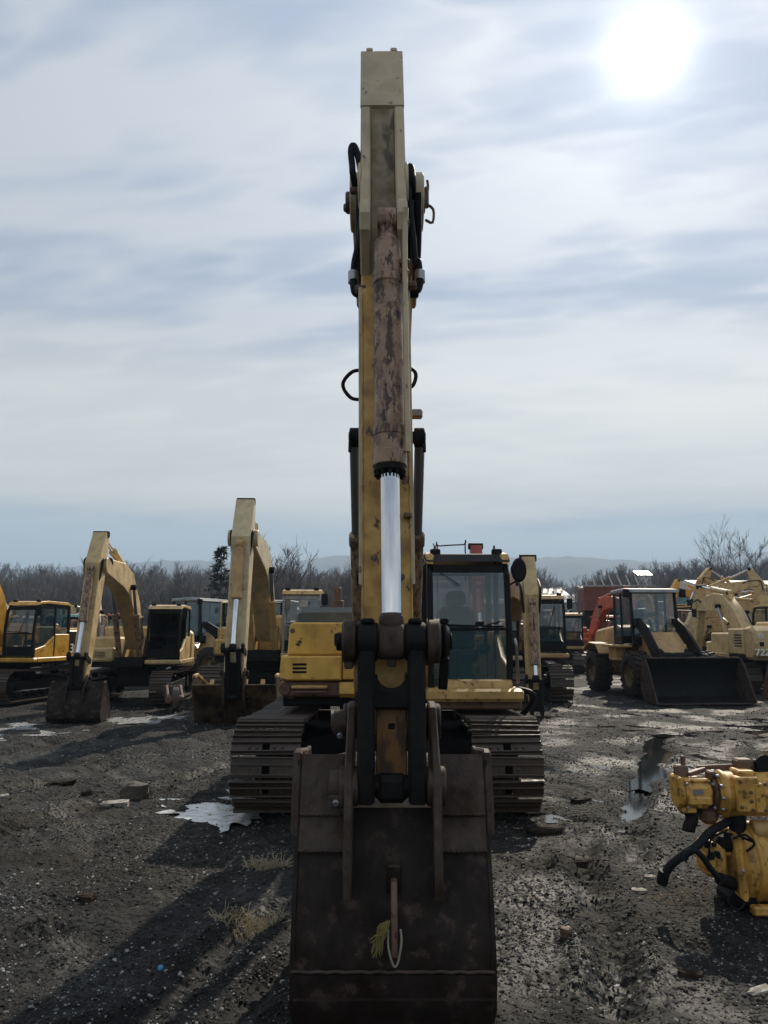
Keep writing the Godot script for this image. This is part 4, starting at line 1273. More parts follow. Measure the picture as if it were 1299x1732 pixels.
# ---------------------------------------------------------------- hydraulic pump unit in the right foreground
func pump_unit() -> void:
	var r := thing("pump_unit", "yellow engine flywheel housing with hydraulic pumps and cut black hoses lying on the gravel", "machine part", Vector3(2.62, 0.0, -5.85))
	var a := mb()   # small gear pump on the left
	a.box(Vector3(-0.36, 0.77, 0), Vector3(0.22, 0.19, 0.2), 0.045)
	a.box(Vector3(-0.36, 0.865, 0.0), Vector3(0.2, 0.03, 0.15), 0.012)
	a.box(Vector3(-0.36, 0.735, 0.105), Vector3(0.17, 0.06, 0.03), 0.015)
	a.cx(0.0, 0.78, -0.5, -0.46, 0.115, 20, 0.01)
	a.cx(0.0, 0.78, -0.47, -0.25, 0.1, 20, 0.02)
	a.box(Vector3(-0.485, 0.80, 0.0), Vector3(0.035, 0.19, 0.2), 0.012)
	a.box(Vector3(-0.43, 0.665, 0.02), Vector3(0.1, 0.04, 0.14), 0.01)
	a.cx(0.09, 0.70, -0.38, -0.345, 0.016, 10)
	obj("gear_pump", a, M.pump, r)
	var fl := mb()
	fl.cx(0, 0.775, -0.25, -0.225, 0.125, 22)
	fl.box(Vector3(-0.24, 0.9, 0.02), Vector3(0.05, 0.06, 0.1), 0.01)
	fl.box(Vector3(-0.27, 0.62, 0), Vector3(0.12, 0.12, 0.12), 0.03)
	for k in 4:
		fl.cx(0.09 * cos(0.8 + k * PI / 2), 0.775 + 0.09 * sin(0.8 + k * PI / 2), -0.29, -0.245, 0.016, 8)
	obj("pump_flange", fl, M.rusty, r)
	var m := mb()
	m.cx(0, 0.765, -0.215, 0.62, 0.155, 30, 0.03)
	m.cx(0, 0.765, -0.20, -0.14, 0.168, 30, 0.02)
	m.cx(0.0, 0.765, 0.62, 0.72, 0.19, 30, 0.02)
	obj("main_pump", m, M.pump, r)
	var v := mb()
	v.box(Vector3(-0.045, 0.79, 0.13), Vector3(0.17, 0.24, 0.1), 0.012)
	v.box(Vector3(-0.02, 0.92, 0.04), Vector3(0.12, 0.05, 0.18), 0.012)
	v.box(Vector3(0.035, 0.77, 0.16), Vector3(0.08, 0.2, 0.06), 0.01)
	v.cx(0.18, 0.8, 0.06, 0.12, 0.025, 8)
	obj("valve_block", v, M.pump, r)
	var bolts := mb()
	for q in [[-0.1, 0.88], [-0.1, 0.71], [-0.02, 0.69], [0.06, 0.69], [-0.03, 0.81], [-0.03, 0.75], [0.07, 0.865]]:
		bolts.cyl(Vector3(q[0], q[1], 0.17), Vector3(q[0], q[1], 0.197), 0.012, 8)
	bolts.cyl(Vector3(0.16, 0.8, 0.14), Vector3(0.16, 0.8, 0.165), 0.03, 16)
	obj("bolt", bolts, M.rusty, r)
	for k in 12:
		var a2 := TAU * k / 12.0
		obj("flange_bolt", mb().cyl(Vector3(-0.205, 0.765 + 0.158 * sin(a2), 0.158 * cos(a2)), Vector3(-0.228, 0.765 + 0.158 * sin(a2), 0.158 * cos(a2)), 0.013, 6, 0.002), M.steel, r)
		obj("housing_bolt", mb().cyl(Vector3(-0.118, 0.29 + 0.245 * sin(a2), -0.05 + 0.245 * cos(a2)), Vector3(-0.14, 0.29 + 0.245 * sin(a2), -0.05 + 0.245 * cos(a2)), 0.014, 6, 0.002), M.steel, r)
	for q in [[-0.46, 0.85], [-0.46, 0.69], [-0.27, 0.85], [-0.27, 0.69]]:
		obj("cover_bolt", mb().cyl(Vector3(q[0] + 0.01, q[1], 0.09), Vector3(q[0] + 0.01, q[1], 0.115), 0.012, 6, 0.002), M.steel, r)
	obj("name_plate", mb().box(Vector3(-0.37, 0.795, 0.1015), Vector3(0.075, 0.035, 0.004), 0.0), M.steel, r)
	obj("port_plug", mb().cyl(Vector3(0.22, 0.72, 0.13), Vector3(0.22, 0.72, 0.17), 0.022, 6, 0.003), M.rusty, r)
	obj("port_plug", mb().cyl(Vector3(0.25, 0.29, 0.21), Vector3(0.25, 0.29, 0.235), 0.035, 6, 0.003), M.rusty, r)
	for k in 3:
		obj("cast_rib", mb().box(Vector3(0.12 + k * 0.2, 0.29, 0.19), Vector3(0.02, 0.36, 0.06), 0.008), M.pump, r)
	var t := mb()
	t.box(Vector3(0.03, 0.965, -0.05), Vector3(0.12, 0.08, 0.12), 0.015)
	t.bar(Vector3(-0.3, 0.93, -0.08), Vector3(0.0, 0.945, -0.07), 0.04, 0.035)
	t.box(Vector3(-0.43, 0.915, -0.05), Vector3(0.09, 0.09, 0.08), 0.012)
	t.box(Vector3(-0.4, 0.97, -0.08), Vector3(0.02, 0.1, 0.05), 0.004)
	t.bar(Vector3(-0.4, 0.9, 0.0), Vector3(-0.25, 0.93, -0.06), 0.03, 0.05)
	obj("top_bracket", t, M.rusty, r)
	var tp := mb()
	tp.at(Vector3(0.17, 0.96, -0.02), Basis(Vector3(0, 0, 1), 0.5))
	tp.lathe(Vector3.ZERO, Vector3(0.3, 0, 1), [Vector2(0, 0), Vector2(0, 0.075), Vector2(0.02, 0.075), Vector2(0.02, 0)], 18)
	tp.at(Vector3.ZERO)
	tp.box(Vector3(0.12, 0.95, -0.04), Vector3(0.07, 0.1, 0.1), 0.02)
	obj("cover_plate", tp, M.black, r)
	var el := mb()
	for x in [-0.41, -0.08]:
		var k := 0.0 if x < -0.2 else 0.03
		el.box(Vector3(x, 0.655, 0.02), Vector3(0.13 + k * 2, 0.04, 0.13), 0.01)
		el.tube([Vector3(x, 0.66, 0.02), Vector3(x + 0.01, 0.6, 0.03), Vector3(x - 0.02, 0.55 - k * 3, 0.05), Vector3(x - 0.03, 0.52 - k * 3, 0.06)], 0.045 + k * 0.4, 12, 4)
	obj("suction_elbow", el, M.black, r)
	var fb := mb()   # big flywheel housing
	fb.cx(-0.05, 0.29, -0.12, 0.75, 0.27, 36, 0.04)
	fb.cx(-0.05, 0.29, -0.02, 0.02, 0.285, 36, 0.01)
	fb.prism([-0.3, 0.1, 0.22, 0.1, 0.18, 0.5, -0.1, 0.56, -0.3, 0.5], -0.16, -0.1, 0.02)
	obj("flywheel_housing", fb, M.pump, r)
	var bp := mb()
	bp.cx(0.08, 0.54, 0.0, 0.6, 0.06, 20)
	obj("filter_tube", bp, M.tan, r)
	obj("tape_band", mb().cx(0.08, 0.54, 0.12, 0.165, 0.0615, 20, 0.0), M.white, r)
	var pb := mb()
	pb.box(Vector3(-0.28, 0.34, 0.03), Vector3(0.15, 0.22, 0.2), 0.02)
	pb.box(Vector3(-0.33, 0.34, 0.08), Vector3(0.1, 0.12, 0.14), 0.02)
	pb.box(Vector3(-0.2, 0.42, 0.0), Vector3(0.12, 0.14, 0.18), 0.02)
	pb.cyl(Vector3(-0.27, 0.33, 0.13), Vector3(-0.27, 0.33, 0.15), 0.02, 10)
	obj("pilot_pump", pb, M.pump, r)
	var sk := mb()
	sk.box(Vector3(0.3, 0.045, 0.22), Vector3(0.8, 0.06, 0.08), 0.012)
	sk.box(Vector3(0.3, 0.045, -0.3), Vector3(0.8, 0.06, 0.08), 0.012)
	obj("skid_bar", sk, M.pump, r)
	var un := mb()
	un.box(Vector3(-0.1, 0.07, 0.0), Vector3(0.2, 0.12, 0.3), 0.04)
	un.box(Vector3(-0.2, 0.44, 0.05), Vector3(0.14, 0.1, 0.16), 0.03)
	un.bar(Vector3(-0.2, 0.5, 0.08), Vector3(-0.02, 0.46, 0.15), 0.05, 0.02)
	obj("mount", un, M.black, r)
	var hs := mb()
	hs.tube([Vector3(-0.1, 0.58, 0.0), Vector3(-0.22, 0.57, 0.1), Vector3(-0.34, 0.54, 0.18), Vector3(-0.45, 0.46, 0.22), Vector3(-0.55, 0.40, 0.22), Vector3(-0.63, 0.33, 0.2), Vector3(-0.67, 0.26, 0.18)], 0.029, 12, 6)
	hs.tube([Vector3(-0.67, 0.29, 0.185), Vector3(-0.685, 0.2, 0.16)], 0.038, 12, 2)
	obj("suction_hose", hs, M.hose, r)
	var h2 := mb()
	h2.tube([Vector3(-0.56, 0.38, 0.26), Vector3(-0.52, 0.44, 0.27), Vector3(-0.46, 0.43, 0.27), Vector3(-0.38, 0.33, 0.25), Vector3(-0.3, 0.24, 0.22), Vector3(-0.2, 0.19, 0.14)], 0.020, 10, 6)
	obj("return_hose", h2, M.hose, r)
	obj("hose_end", mb().cyl(Vector3(-0.31, 0.25, 0.225), Vector3(-0.14, 0.17, 0.1), 0.042, 12), M.black, r)
	var wi := mb()
	wi.tube([Vector3(-0.2, 0.55, 0.15), Vector3(-0.34, 0.5, 0.2), Vector3(-0.36, 0.38, 0.2), Vector3(-0.37, 0.36, 0.2)], 0.008, 6, 4)
	wi.tube([Vector3(-0.16, 0.18, 0.14), Vector3(-0.25, 0.1, 0.2), Vector3(-0.2, 0.05, 0.22), Vector3(-0.14, 0.08, 0.2), Vector3(-0.16, 0.15, 0.16)], 0.007, 6, 5)
	wi.tube([Vector3(-0.18, 0.5, 0.18), Vector3(-0.1, 0.53, 0.2), Vector3(-0.04, 0.47, 0.2), Vector3(-0.1, 0.42, 0.2)], 0.009, 6, 4)
	for k in 9:
		wi.box(Vector3(-0.33 + rng.randf_range(-0.04, 0.05), 0.42 + rng.randf_range(-0.05, 0.06), 0.17), Vector3(0.03, 0.03, 0.03), 0.006)
	obj("wiring", wi, M.hose, r)


# ---------------------------------------------------------------- vegetation
func bare_tree_meshes(seed_: int, h: float, spread: float, thick: float, twig: float, dense: int) -> Array:
	rng.seed = seed_
	var tr := mb()
	var cr := mb()
	var seg := func(m: MB, a: Vector3, b: Vector3, ra: float, rb: float, k: int) -> void:
		var d := (b - a).normalized()
		var s := d.cross(Vector3(0.3, 0.2, 0.93)).normalized()
		var u := d.cross(s)
		for i in k:
			var x := s * cos(TAU * i / k) + u * sin(TAU * i / k)
			var y := s * cos(TAU * (i + 1) / k) + u * sin(TAU * (i + 1) / k)
			m.tri(a + x * ra, a + y * ra, b + y * rb, x, y, y)
			m.tri(a + x * ra, b + y * rb, b + x * rb, x, y, x)
	var p := Vector3(0, -0.3, 0)
	var pts := [p]
	var n := 7
	for i in n:
		p += Vector3(rng.randf_range(-0.05, 0.05) * h * 0.5, h * 0.68 / n, rng.randf_range(-0.05, 0.05) * h * 0.5)
		pts.append(p)
		seg.call(tr, pts[i], p, thick * (1.0 - 0.88 * i / n), thick * (1.0 - 0.88 * (i + 1) / n), 6)
	for b in dense:
		var q := lerpf(0.25, 1.0, float(b) / dense)
		var i := int(q * (n - 0.01))
		var o: Vector3 = pts[i].lerp(pts[i + 1], q * n - i)
		var az := b * 2.399 + rng.randf() * 0.6
		var el := lerpf(0.35, 1.1, q) + rng.randf_range(-0.3, 0.3)
		var dir := Vector3(cos(az) * cos(el), sin(el), sin(az) * cos(el))
		var len := h * spread * lerpf(0.85, 0.72, q) * rng.randf_range(0.75, 1.2)
		var r0 := thick * lerpf(0.38, 0.16, q)
		var a := o
		for k in 4:
			var e := a + dir * len / 4.0
			seg.call(cr, a, e, r0 * (1.0 - 0.22 * k), r0 * (1.0 - 0.22 * (k + 1)), 4)
			for j in 4:
				var d2 := (dir + Vector3(rng.randf_range(-1, 1), rng.randf_range(-0.3, 0.9), rng.randf_range(-1, 1)) * 0.8).normalized()
				var o2 := a.lerp(e, rng.randf())
				var l2 := len * rng.randf_range(0.25, 0.5)
				var e2 := o2 + d2 * l2
				seg.call(cr, o2, e2, maxf(r0 * 0.4, twig), twig, 3)
				for t in 4:
					var d3 := (d2 + Vector3(rng.randf_range(-1, 1), rng.randf_range(-0.3, 0.9), rng.randf_range(-1, 1)) * 0.75).normalized()
					var o3 := o2.lerp(e2, rng.randf_range(0.3, 1.0))
					seg.call(cr, o3, o3 + d3 * l2 * rng.randf_range(0.35, 0.7), twig, twig * 0.5, 3)
			dir = (dir + Vector3(rng.randf_range(-0.25, 0.25), 0.12, rng.randf_range(-0.25, 0.25))).normalized()
			a = e
	return [tr.mesh(), cr.mesh()]


func conifer(label: String, at: Vector3, h: float, w: float, seed_: int) -> void:
	rng.seed = seed_
	var r := thing("conifer_tree", label, "tree", at, 0.0, 1.0)
	obj("trunk", mb().cyl(Vector3(0, -0.3, 0), Vector3(0, h * 0.95, 0), 0.16, 8, 0.0, 0.03), M.bark, r)
	var c := mb()
	for i in 120:
		var q := pow(rng.randf(), 0.8)
		var y := lerpf(0.06, 0.97, q) * h
		var az := i * 2.399 + rng.randf() * 0.5
		var len := w * pow(1.0 - q, 0.75) * rng.randf_range(0.6, 1.15) + 0.15
		var out := Vector3(cos(az), 0, sin(az))
		for k in 26:
			var t := rng.randf_range(0.12, 1.0)
			var o := Vector3(0, y, 0) + out * len * t + Vector3(0, (0.25 * t - 0.42 * t * t) * len, 0)
			o += Vector3(rng.randf_range(-1, 1), rng.randf_range(-1, 1) * 0.5, rng.randf_range(-1, 1)) * len * 0.16
			var d := (out * 0.7 + Vector3(rng.randf_range(-1, 1), rng.randf_range(-0.8, 0.5), rng.randf_range(-1, 1))).normalized()
			var sd := d.cross(Vector3(rng.randf(), 1, rng.randf())).normalized()
			var sz := rng.randf_range(0.13, 0.3)
			c.flat(o - sd * sz * 0.3, o + sd * sz * 0.3, o + d * sz * 1.6, Vector3.UP)
	obj("crown", c, M.needle, r)


func tuft(label: String, at: Vector3, rad: float, n: int, h: float, seed_: int) -> void:
	rng.seed = seed_
	var o := mb()
	for i in n:
		var a := rng.randf() * TAU
		var r := sqrt(rng.randf()) * rad
		var p := Vector3(cos(a) * r, -0.01, sin(a) * r * 0.6)
		p.y += gh(at.x + p.x, at.z + p.z) - at.y
		var d := Vector3(rng.randf_range(-1, 1), rng.randf_range(0.15, 0.9), rng.randf_range(-1, 1)).normalized()
		var l := h * rng.randf_range(0.5, 1.3)
		var s := d.cross(Vector3(rng.randf(), 0.4, 1)).normalized() * 0.0035
		var m := p + d * l * 0.55 + Vector3(0, 0.01, 0)
		var e := m + (d + Vector3(0, -0.9, 0)).normalized() * l * 0.45
		o.flat(p - s, p + s, m + s * 0.8, Vector3.UP)
		o.flat(p - s, m + s * 0.8, m - s * 0.8, Vector3.UP)
		o.flat(m - s * 0.8, m + s * 0.8, e, Vector3.UP)
	var q := obj("dry_grass_tuft", o, M.straw)
	q.position = at
	tag(q, label, "grass tuft")


# ---------------------------------------------------------------- rocks, ice
func rock(called: String, label: String, at: Vector3, size: Vector3, seed_: int, mat: Material, cat: String, yaw := 0.0) -> void:
	rng.seed = seed_
	var nz := FastNoiseLite.new()
	nz.seed = seed_
	nz.frequency = 0.9
	var m := mb()
	var nu := 12
	var nv := 7
	var P := func(i: int, j: int) -> Vector3:
		var th := PI * j / nv
		var ph := TAU * (i % nu) / nu
		var d := Vector3(sin(th) * cos(ph), cos(th), sin(th) * sin(ph))
		var k := maxf(absf(d.x), maxf(absf(d.y), absf(d.z)))
		d = d / lerpf(1.0, k, 0.75)
		return d * size * 0.5 * (1.0 + nz.get_noise_3dv(d * 1.3) * 0.45 + nz.get_noise_3dv(d * 4.0) * (0.35 if mat == M.clod else 0.0))
	for i in nu:
		for j in nv:
			var a: Vector3 = P.call(i, j)
			var b: Vector3 = P.call(i + 1, j)
			var c: Vector3 = P.call(i + 1, j + 1)
			var d: Vector3 = P.call(i, j + 1)
			if j > 0:
				m.flat(a, b, c, a + b + c)
			if j < nv - 1:
				m.flat(a, c, d, a + c + d)
	var o := obj(called, m, mat)
	o.position = Vector3(at.x, gh(at.x, at.z) + at.y, at.z)
	o.rotation.y = yaw
	tag(o, label, cat)


func patch(called: String, x: float, z: float, rx: float, rz: float, seed_: int, mat: Material, lift := 0.006, level := -9.0) -> void:
	var nz := FastNoiseLite.new()
	nz.seed = seed_
	nz.frequency = 1.3
	var m := mb()
	var n := 96
	var rings := 18
	var P := func(i: int, j: int) -> Vector3:
		var a := TAU * (i % n) / n
		var k := 1.0 + nz.get_noise_2d(cos(a) * 1.6, sin(a) * 1.6) * 0.75 + nz.get_noise_2d(cos(a) * 4.0 + 9.0, sin(a) * 4.0) * 0.3
		var q := float(j) / rings
		var px := x + cos(a) * rx * k * q
		var pz := z + sin(a) * rz * k * q
		return Vector3(px, level if level > -1.0 else gh(px, pz) + (lift if j < rings else -0.012), pz)
	for i in n:
		for j in rings:
			var a: Vector3 = P.call(i, j)
			var b: Vector3 = P.call(i + 1, j)
			var c: Vector3 = P.call(i + 1, j + 1)
			var d: Vector3 = P.call(i, j + 1)
			if j > 0:
				m.flat(a, b, c, Vector3.UP)
			m.flat(a, c, d, Vector3.UP)
	kind(obj(called, m, mat), "structure")


# ---------------------------------------------------------------- sky
func sky_image() -> Image:
	var w := 2048
	var h := 1024
	var n1 := FastNoiseLite.new()
	n1.seed = 41; n1.frequency = 1.0; n1.fractal_octaves = 5; n1.noise_type = FastNoiseLite.TYPE_SIMPLEX_SMOOTH; n1.fractal_gain = 0.5
	n1.domain_warp_enabled = true; n1.domain_warp_amplitude = 0.35; n1.domain_warp_frequency = 0.8; n1.domain_warp_fractal_octaves = 2
	var n2 := FastNoiseLite.new()
	n2.seed = 52; n2.frequency = 1.0; n2.fractal_octaves = 4; n2.noise_type = FastNoiseLite.TYPE_SIMPLEX_SMOOTH
	var sun := SUN_DIR
	var data := PackedFloat32Array()
	data.resize(w * h * 3)
	for y in h:
		var el := PI * 0.5 - PI * (y + 0.5) / h
		var sy := sin(el)
		var cy := cos(el)
		var k := y * w * 3
		if el < -0.02:
			for x in w:
				data[k] = 0.30; data[k + 1] = 0.32; data[k + 2] = 0.35
				k += 3
			continue
		var dg := rad_to_deg(el)
		for x in w:
			var az := TAU * ((x + 0.5) / w)
			var dx := sin(az) * cy
			var dz := -cos(az) * cy
			var q := 1.0 / (maxf(sy, 0.0) + 0.10)
			var px := dx * q
			var pz := dz * q
			var c := n1.get_noise_2d(px * 0.62 + 3.0 + pz * 0.12, pz * 1.9 - px * 0.25) * 0.5 + 0.5
			var b := n2.get_noise_2d(px * 0.22 + pz * 0.1, pz * 0.75) * 0.5 + 0.5
			var wisp := 1.0 - absf(n2.get_noise_2d(px * 1.1 + pz * 0.55 + 5.0, pz * 3.2 - px * 0.9))
			c += (pow(wisp, 5.0) - 0.35) * 0.20
			c += n1.get_noise_2d(px * 2.2 + pz * 0.9 + 11.0, pz * 7.5 - px * 1.6) * 0.17
			var t := smoothstep(0.36, 0.68, c * 0.62 + b * 0.42)
			# blue-grey gaps and pale veil
			var r := lerpf(SKY_GAP.r, SKY_VEIL.r, t)
			var g := lerpf(SKY_GAP.g, SKY_VEIL.g, t)
			var bl := lerpf(SKY_GAP.b, SKY_VEIL.b, t)
			# cream bank low down, clear pale strip under it
			var bank := smoothstep(7.0, 9.5, dg) * (1.0 - smoothstep(15.0, 24.0, dg)) * (0.55 + 0.45 * b)
			r = lerpf(r, SKY_BANK.r, bank); g = lerpf(g, SKY_BANK.g, bank); bl = lerpf(bl, SKY_BANK.b, bank)
			var wav := dg + (n2.get_noise_2d(sin(az) * 3.0, cos(az) * 3.0)) * 2.0
			var low := 1.0 - smoothstep(6.5, 9.5, wav)
			r = lerpf(r, SKY_LOW.r, low); g = lerpf(g, SKY_LOW.g, low); bl = lerpf(bl, SKY_LOW.b, low)
			# the sun behind thin cloud
			var cs := dx * sun.x + sy * sun.y + dz * sun.z
			var ga := rad_to_deg(acos(clampf(cs, -1.0, 1.0)))
			var halo := 0.05 * exp(-ga / 3.0) + 0.28 * exp(-ga / 9.0) + 0.22 * exp(-ga / 25.0)
			halo *= 0.8 + 0.4 * t
			var core := 1.0 * exp(-pow(ga / 1.9, 2.0) * (0.8 + 0.4 * t)) + 0.10 * exp(-pow(ga / 5.0, 2.0)) * (0.3 + t)
			# thin cloud scatters forward: the half of the sky away from the sun is dimmer
			var away := lerpf(1.0, 0.84, smoothstep(8.0, 55.0, ga))
			data[k] = r * away + halo + core
			data[k + 1] = g * away + halo * 0.98 + core
			data[k + 2] = bl * away + halo * 0.93 + core * 0.97
			k += 3
	return Image.create_from_data(w, h, false, Image.FORMAT_RGBF, data.to_byte_array())


func add_ground() -> void:
	var xs := PackedFloat64Array()
	var zs := PackedFloat64Array()
	var grow := func(start: float, step: float, limit: float) -> Array:
		var o := []
		var v := start
		var s := step
		while v < limit:
			s *= 1.07
			v += s
			o.append(v)
		return o
	var gx: Array = grow.call(5.0, 0.055, 4500.0)
	for i in range(gx.size() - 1, -1, -1):
		xs.append(-gx[i])
	for i in 183:
		xs.append(-5.0 + i * 10.0 / 182.0)
	for v in gx:
		xs.append(v)
	var back: Array = grow.call(0.0, 0.2, 400.0)
	for i in range(back.size() - 1, -1, -1):
		zs.append(back[i] - 3.0)
	for i in 200:
		zs.append(-3.0 - i * 0.055)
	for v in grow.call(0.0, 0.055, 4500.0):
		zs.append(-3.0 - 199 * 0.055 - v)
	var nx := xs.size()
	var nz := zs.size()
	var vv := PackedVector3Array()
	var uv := PackedVector2Array()
	var cc := PackedColorArray()
	var wet := FastNoiseLite.new()
	wet.seed = 91; wet.frequency = 0.22; wet.fractal_octaves = 4
	for j in nz:
		for i in nx:
			var x: float = xs[i]
			var z: float = zs[j]
			vv.append(Vector3(x, gh(x, z), z))
			uv.append(Vector2(x, z) / 17.0)
			var q := clampf(0.88 + wet.get_noise_2d(x, z) * 0.8, 0.42, 1.4)
			var br := clampf(0.5 + wet.get_noise_2d(z * 0.6 + 40.0, x * 0.6) * 1.4, 0.0, 1.0)
			cc.append(Color(q * lerpf(0.92, 1.12, br), q * lerpf(0.96, 1.0, br), q * lerpf(1.04, 0.84, br)))
	var idx := PackedInt32Array()
	for j in nz - 1:
		for i in nx - 1:
			var a := j * nx + i
			idx.append_array([a, a + nx, a + 1, a + 1, a + nx, a + nx + 1])
	var nr := PackedVector3Array()
	for j in nz:
		for i in nx:
			var l := vv[j * nx + maxi(i - 1, 0)]
			var r := vv[j * nx + mini(i + 1, nx - 1)]
			var d := vv[maxi(j - 1, 0) * nx + i]
			var u := vv[mini(j + 1, nz - 1) * nx + i]
			var m := (u - d).cross(r - l)
			nr.append((-m if m.y < 0 else m).normalized())
	var ar := []
	ar.resize(Mesh.ARRAY_MAX)
	ar[Mesh.ARRAY_VERTEX] = vv
	ar[Mesh.ARRAY_NORMAL] = nr
	ar[Mesh.ARRAY_TEX_UV] = uv
	ar[Mesh.ARRAY_COLOR] = cc
	ar[Mesh.ARRAY_INDEX] = idx
	# front faces run clockwise seen from above
	var f := (vv[idx[2]] - vv[idx[0]]).cross(vv[idx[1]] - vv[idx[0]])
	if f.y < 0:
		for i in range(0, idx.size(), 3):
			var t := idx[i + 1]
			idx[i + 1] = idx[i + 2]
			idx[i + 2] = t
		ar[Mesh.ARRAY_INDEX] = idx
	var am := ArrayMesh.new()
	am.add_surface_from_arrays(Mesh.PRIMITIVE_TRIANGLES, ar)
	var m := StandardMaterial3D.new()
	m.vertex_color_use_as_albedo = true
	m.albedo_texture = ntex(21, 0.02, [[0.0, lin(0.006, 0.006, 0.0061)], [0.35, lin(0.012, 0.0118, 0.0115)], [0.55, lin(0.021, 0.0203, 0.0192)], [0.72, lin(0.033, 0.0314, 0.029)], [1.0, lin(0.07, 0.067, 0.06)]], 2048, 8, FastNoiseLite.TYPE_SIMPLEX_SMOOTH, 0.72)
	m.roughness_texture = ntex(22, 0.009, [[0.0, Color(0.5, 0.5, 0.5)], [0.3, Color(0.6, 0.6, 0.6)], [0.45, Color(0.82, 0.82, 0.82)], [1.0, Color(0.95, 0.95, 0.95)]], 1024, 6, FastNoiseLite.TYPE_SIMPLEX_SMOOTH, 0.6)
	m.roughness_texture_channel = BaseMaterial3D.TEXTURE_CHANNEL_RED
	m.roughness = 1.0
	m.metallic_specular = 0.27
	m.heightmap_enabled = true
	m.heightmap_texture = ntex(23, 0.09, [], 2048, 5, FastNoiseLite.TYPE_SIMPLEX_SMOOTH, 0.65)
	m.heightmap_scale = 2.6
	kind(put("ground", am, m), "structure")


func add_gravel() -> void:
	var sm := mb()
	var ico := []
	rng.seed = 5
	var t := (1.0 + sqrt(5.0)) / 2.0
	for q in [[-1, t, 0], [1, t, 0], [-1, -t, 0], [1, -t, 0], [0, -1, t], [0, 1, t], [0, -1, -t], [0, 1, -t], [t, 0, -1], [t, 0, 1], [-t, 0, -1], [-t, 0, 1]]:
		ico.append(Vector3(q[0], q[1] * 0.62, q[2] * 0.85).normalized() * Vector3(1, 0.6, 0.8) * rng.randf_range(0.72, 1.1))
	for f in [[0, 11, 5], [0, 5, 1], [0, 1, 7], [0, 7, 10], [0, 10, 11], [1, 5, 9], [5, 11, 4], [11, 10, 2], [10, 7, 6], [7, 1, 8], [3, 9, 4], [3, 4, 2], [3, 2, 6], [3, 6, 8], [3, 8, 9], [4, 9, 5], [2, 4, 11], [6, 2, 10], [8, 6, 7], [9, 8, 1]]:
		sm.flat(ico[f[0]], ico[f[1]], ico[f[2]], ico[f[0]] + ico[f[1]] + ico[f[2]])
	var mesh := sm.mesh()
	var mat := plain(Color.WHITE, 0.8)
	mat.metallic_specular = 0.25
	mat.vertex_color_use_as_albedo = true
	mesh.surface_set_material(0, mat)
	var clump := FastNoiseLite.new()
	clump.seed = 33
	clump.frequency = 0.5
	var mm := MultiMesh.new()
	mm.transform_format = MultiMesh.TRANSFORM_3D
	mm.use_colors = true
	mm.mesh = mesh
	var n := 130000
	mm.instance_count = n
	rng.seed = 99
	for i in n:
		var x := 0.0
		var z := 0.0
		for tries in 4:
			var f := 3.4 * pow(7.5, pow(rng.randf(), 1.15))
			x = rng.randf_range(-1, 1) * (f * 0.56 + 1.2)
			z = -f
			if rng.randf() < 0.45 + clump.get_noise_2d(x, z) * 0.9:
				break
		var s := 0.0042 * pow(rng.randf(), -0.36) * (1.0 + 0.05 * -z)
		s = minf(s, 0.015 + 0.0006 * -z)
		var bs := Basis.from_euler(Vector3(rng.randf_range(-0.5, 0.5), rng.randf() * TAU, rng.randf_range(-0.5, 0.5))).scaled(Vector3.ONE * s)
		mm.set_instance_transform(i, Transform3D(bs, Vector3(x, gh(x, z) + s * 0.12, z)))
		var v := rng.randf_range(0.014, 0.055)
		if rng.randf() < 0.13:
			v = rng.randf_range(0.09, 0.36)
		mm.set_instance_color(i, Color(v, v * 0.965, v * 0.9))
	var o := MultiMeshInstance3D.new()
	o.multimesh = mm
	o.name = "gravel"
	add_child(o)
	kind(o, "stuff")


func hill_h(x: float, f: float) -> float:
	var k := smoothstep(100.0, 330.0, f) * (1.0 - 0.5 * smoothstep(450.0, 900.0, f))
	var dip := exp(-pow((x / f - 0.235) / 0.045, 2.0))
	return k * (17.0 + 5.0 * hn2.get_noise_2d(x * 0.02, f * 0.02) + 4.0 * smoothstep(0.25, 0.6, x / f) - 3.0 * dip) - 0.3


func bank(x: float, f: float) -> float:
	return 1.3 * smoothstep(39.0, 58.0, f) * (1.0 - smoothstep(84.0, 97.0, f)) * smoothstep(0.22, 0.30, x / f)


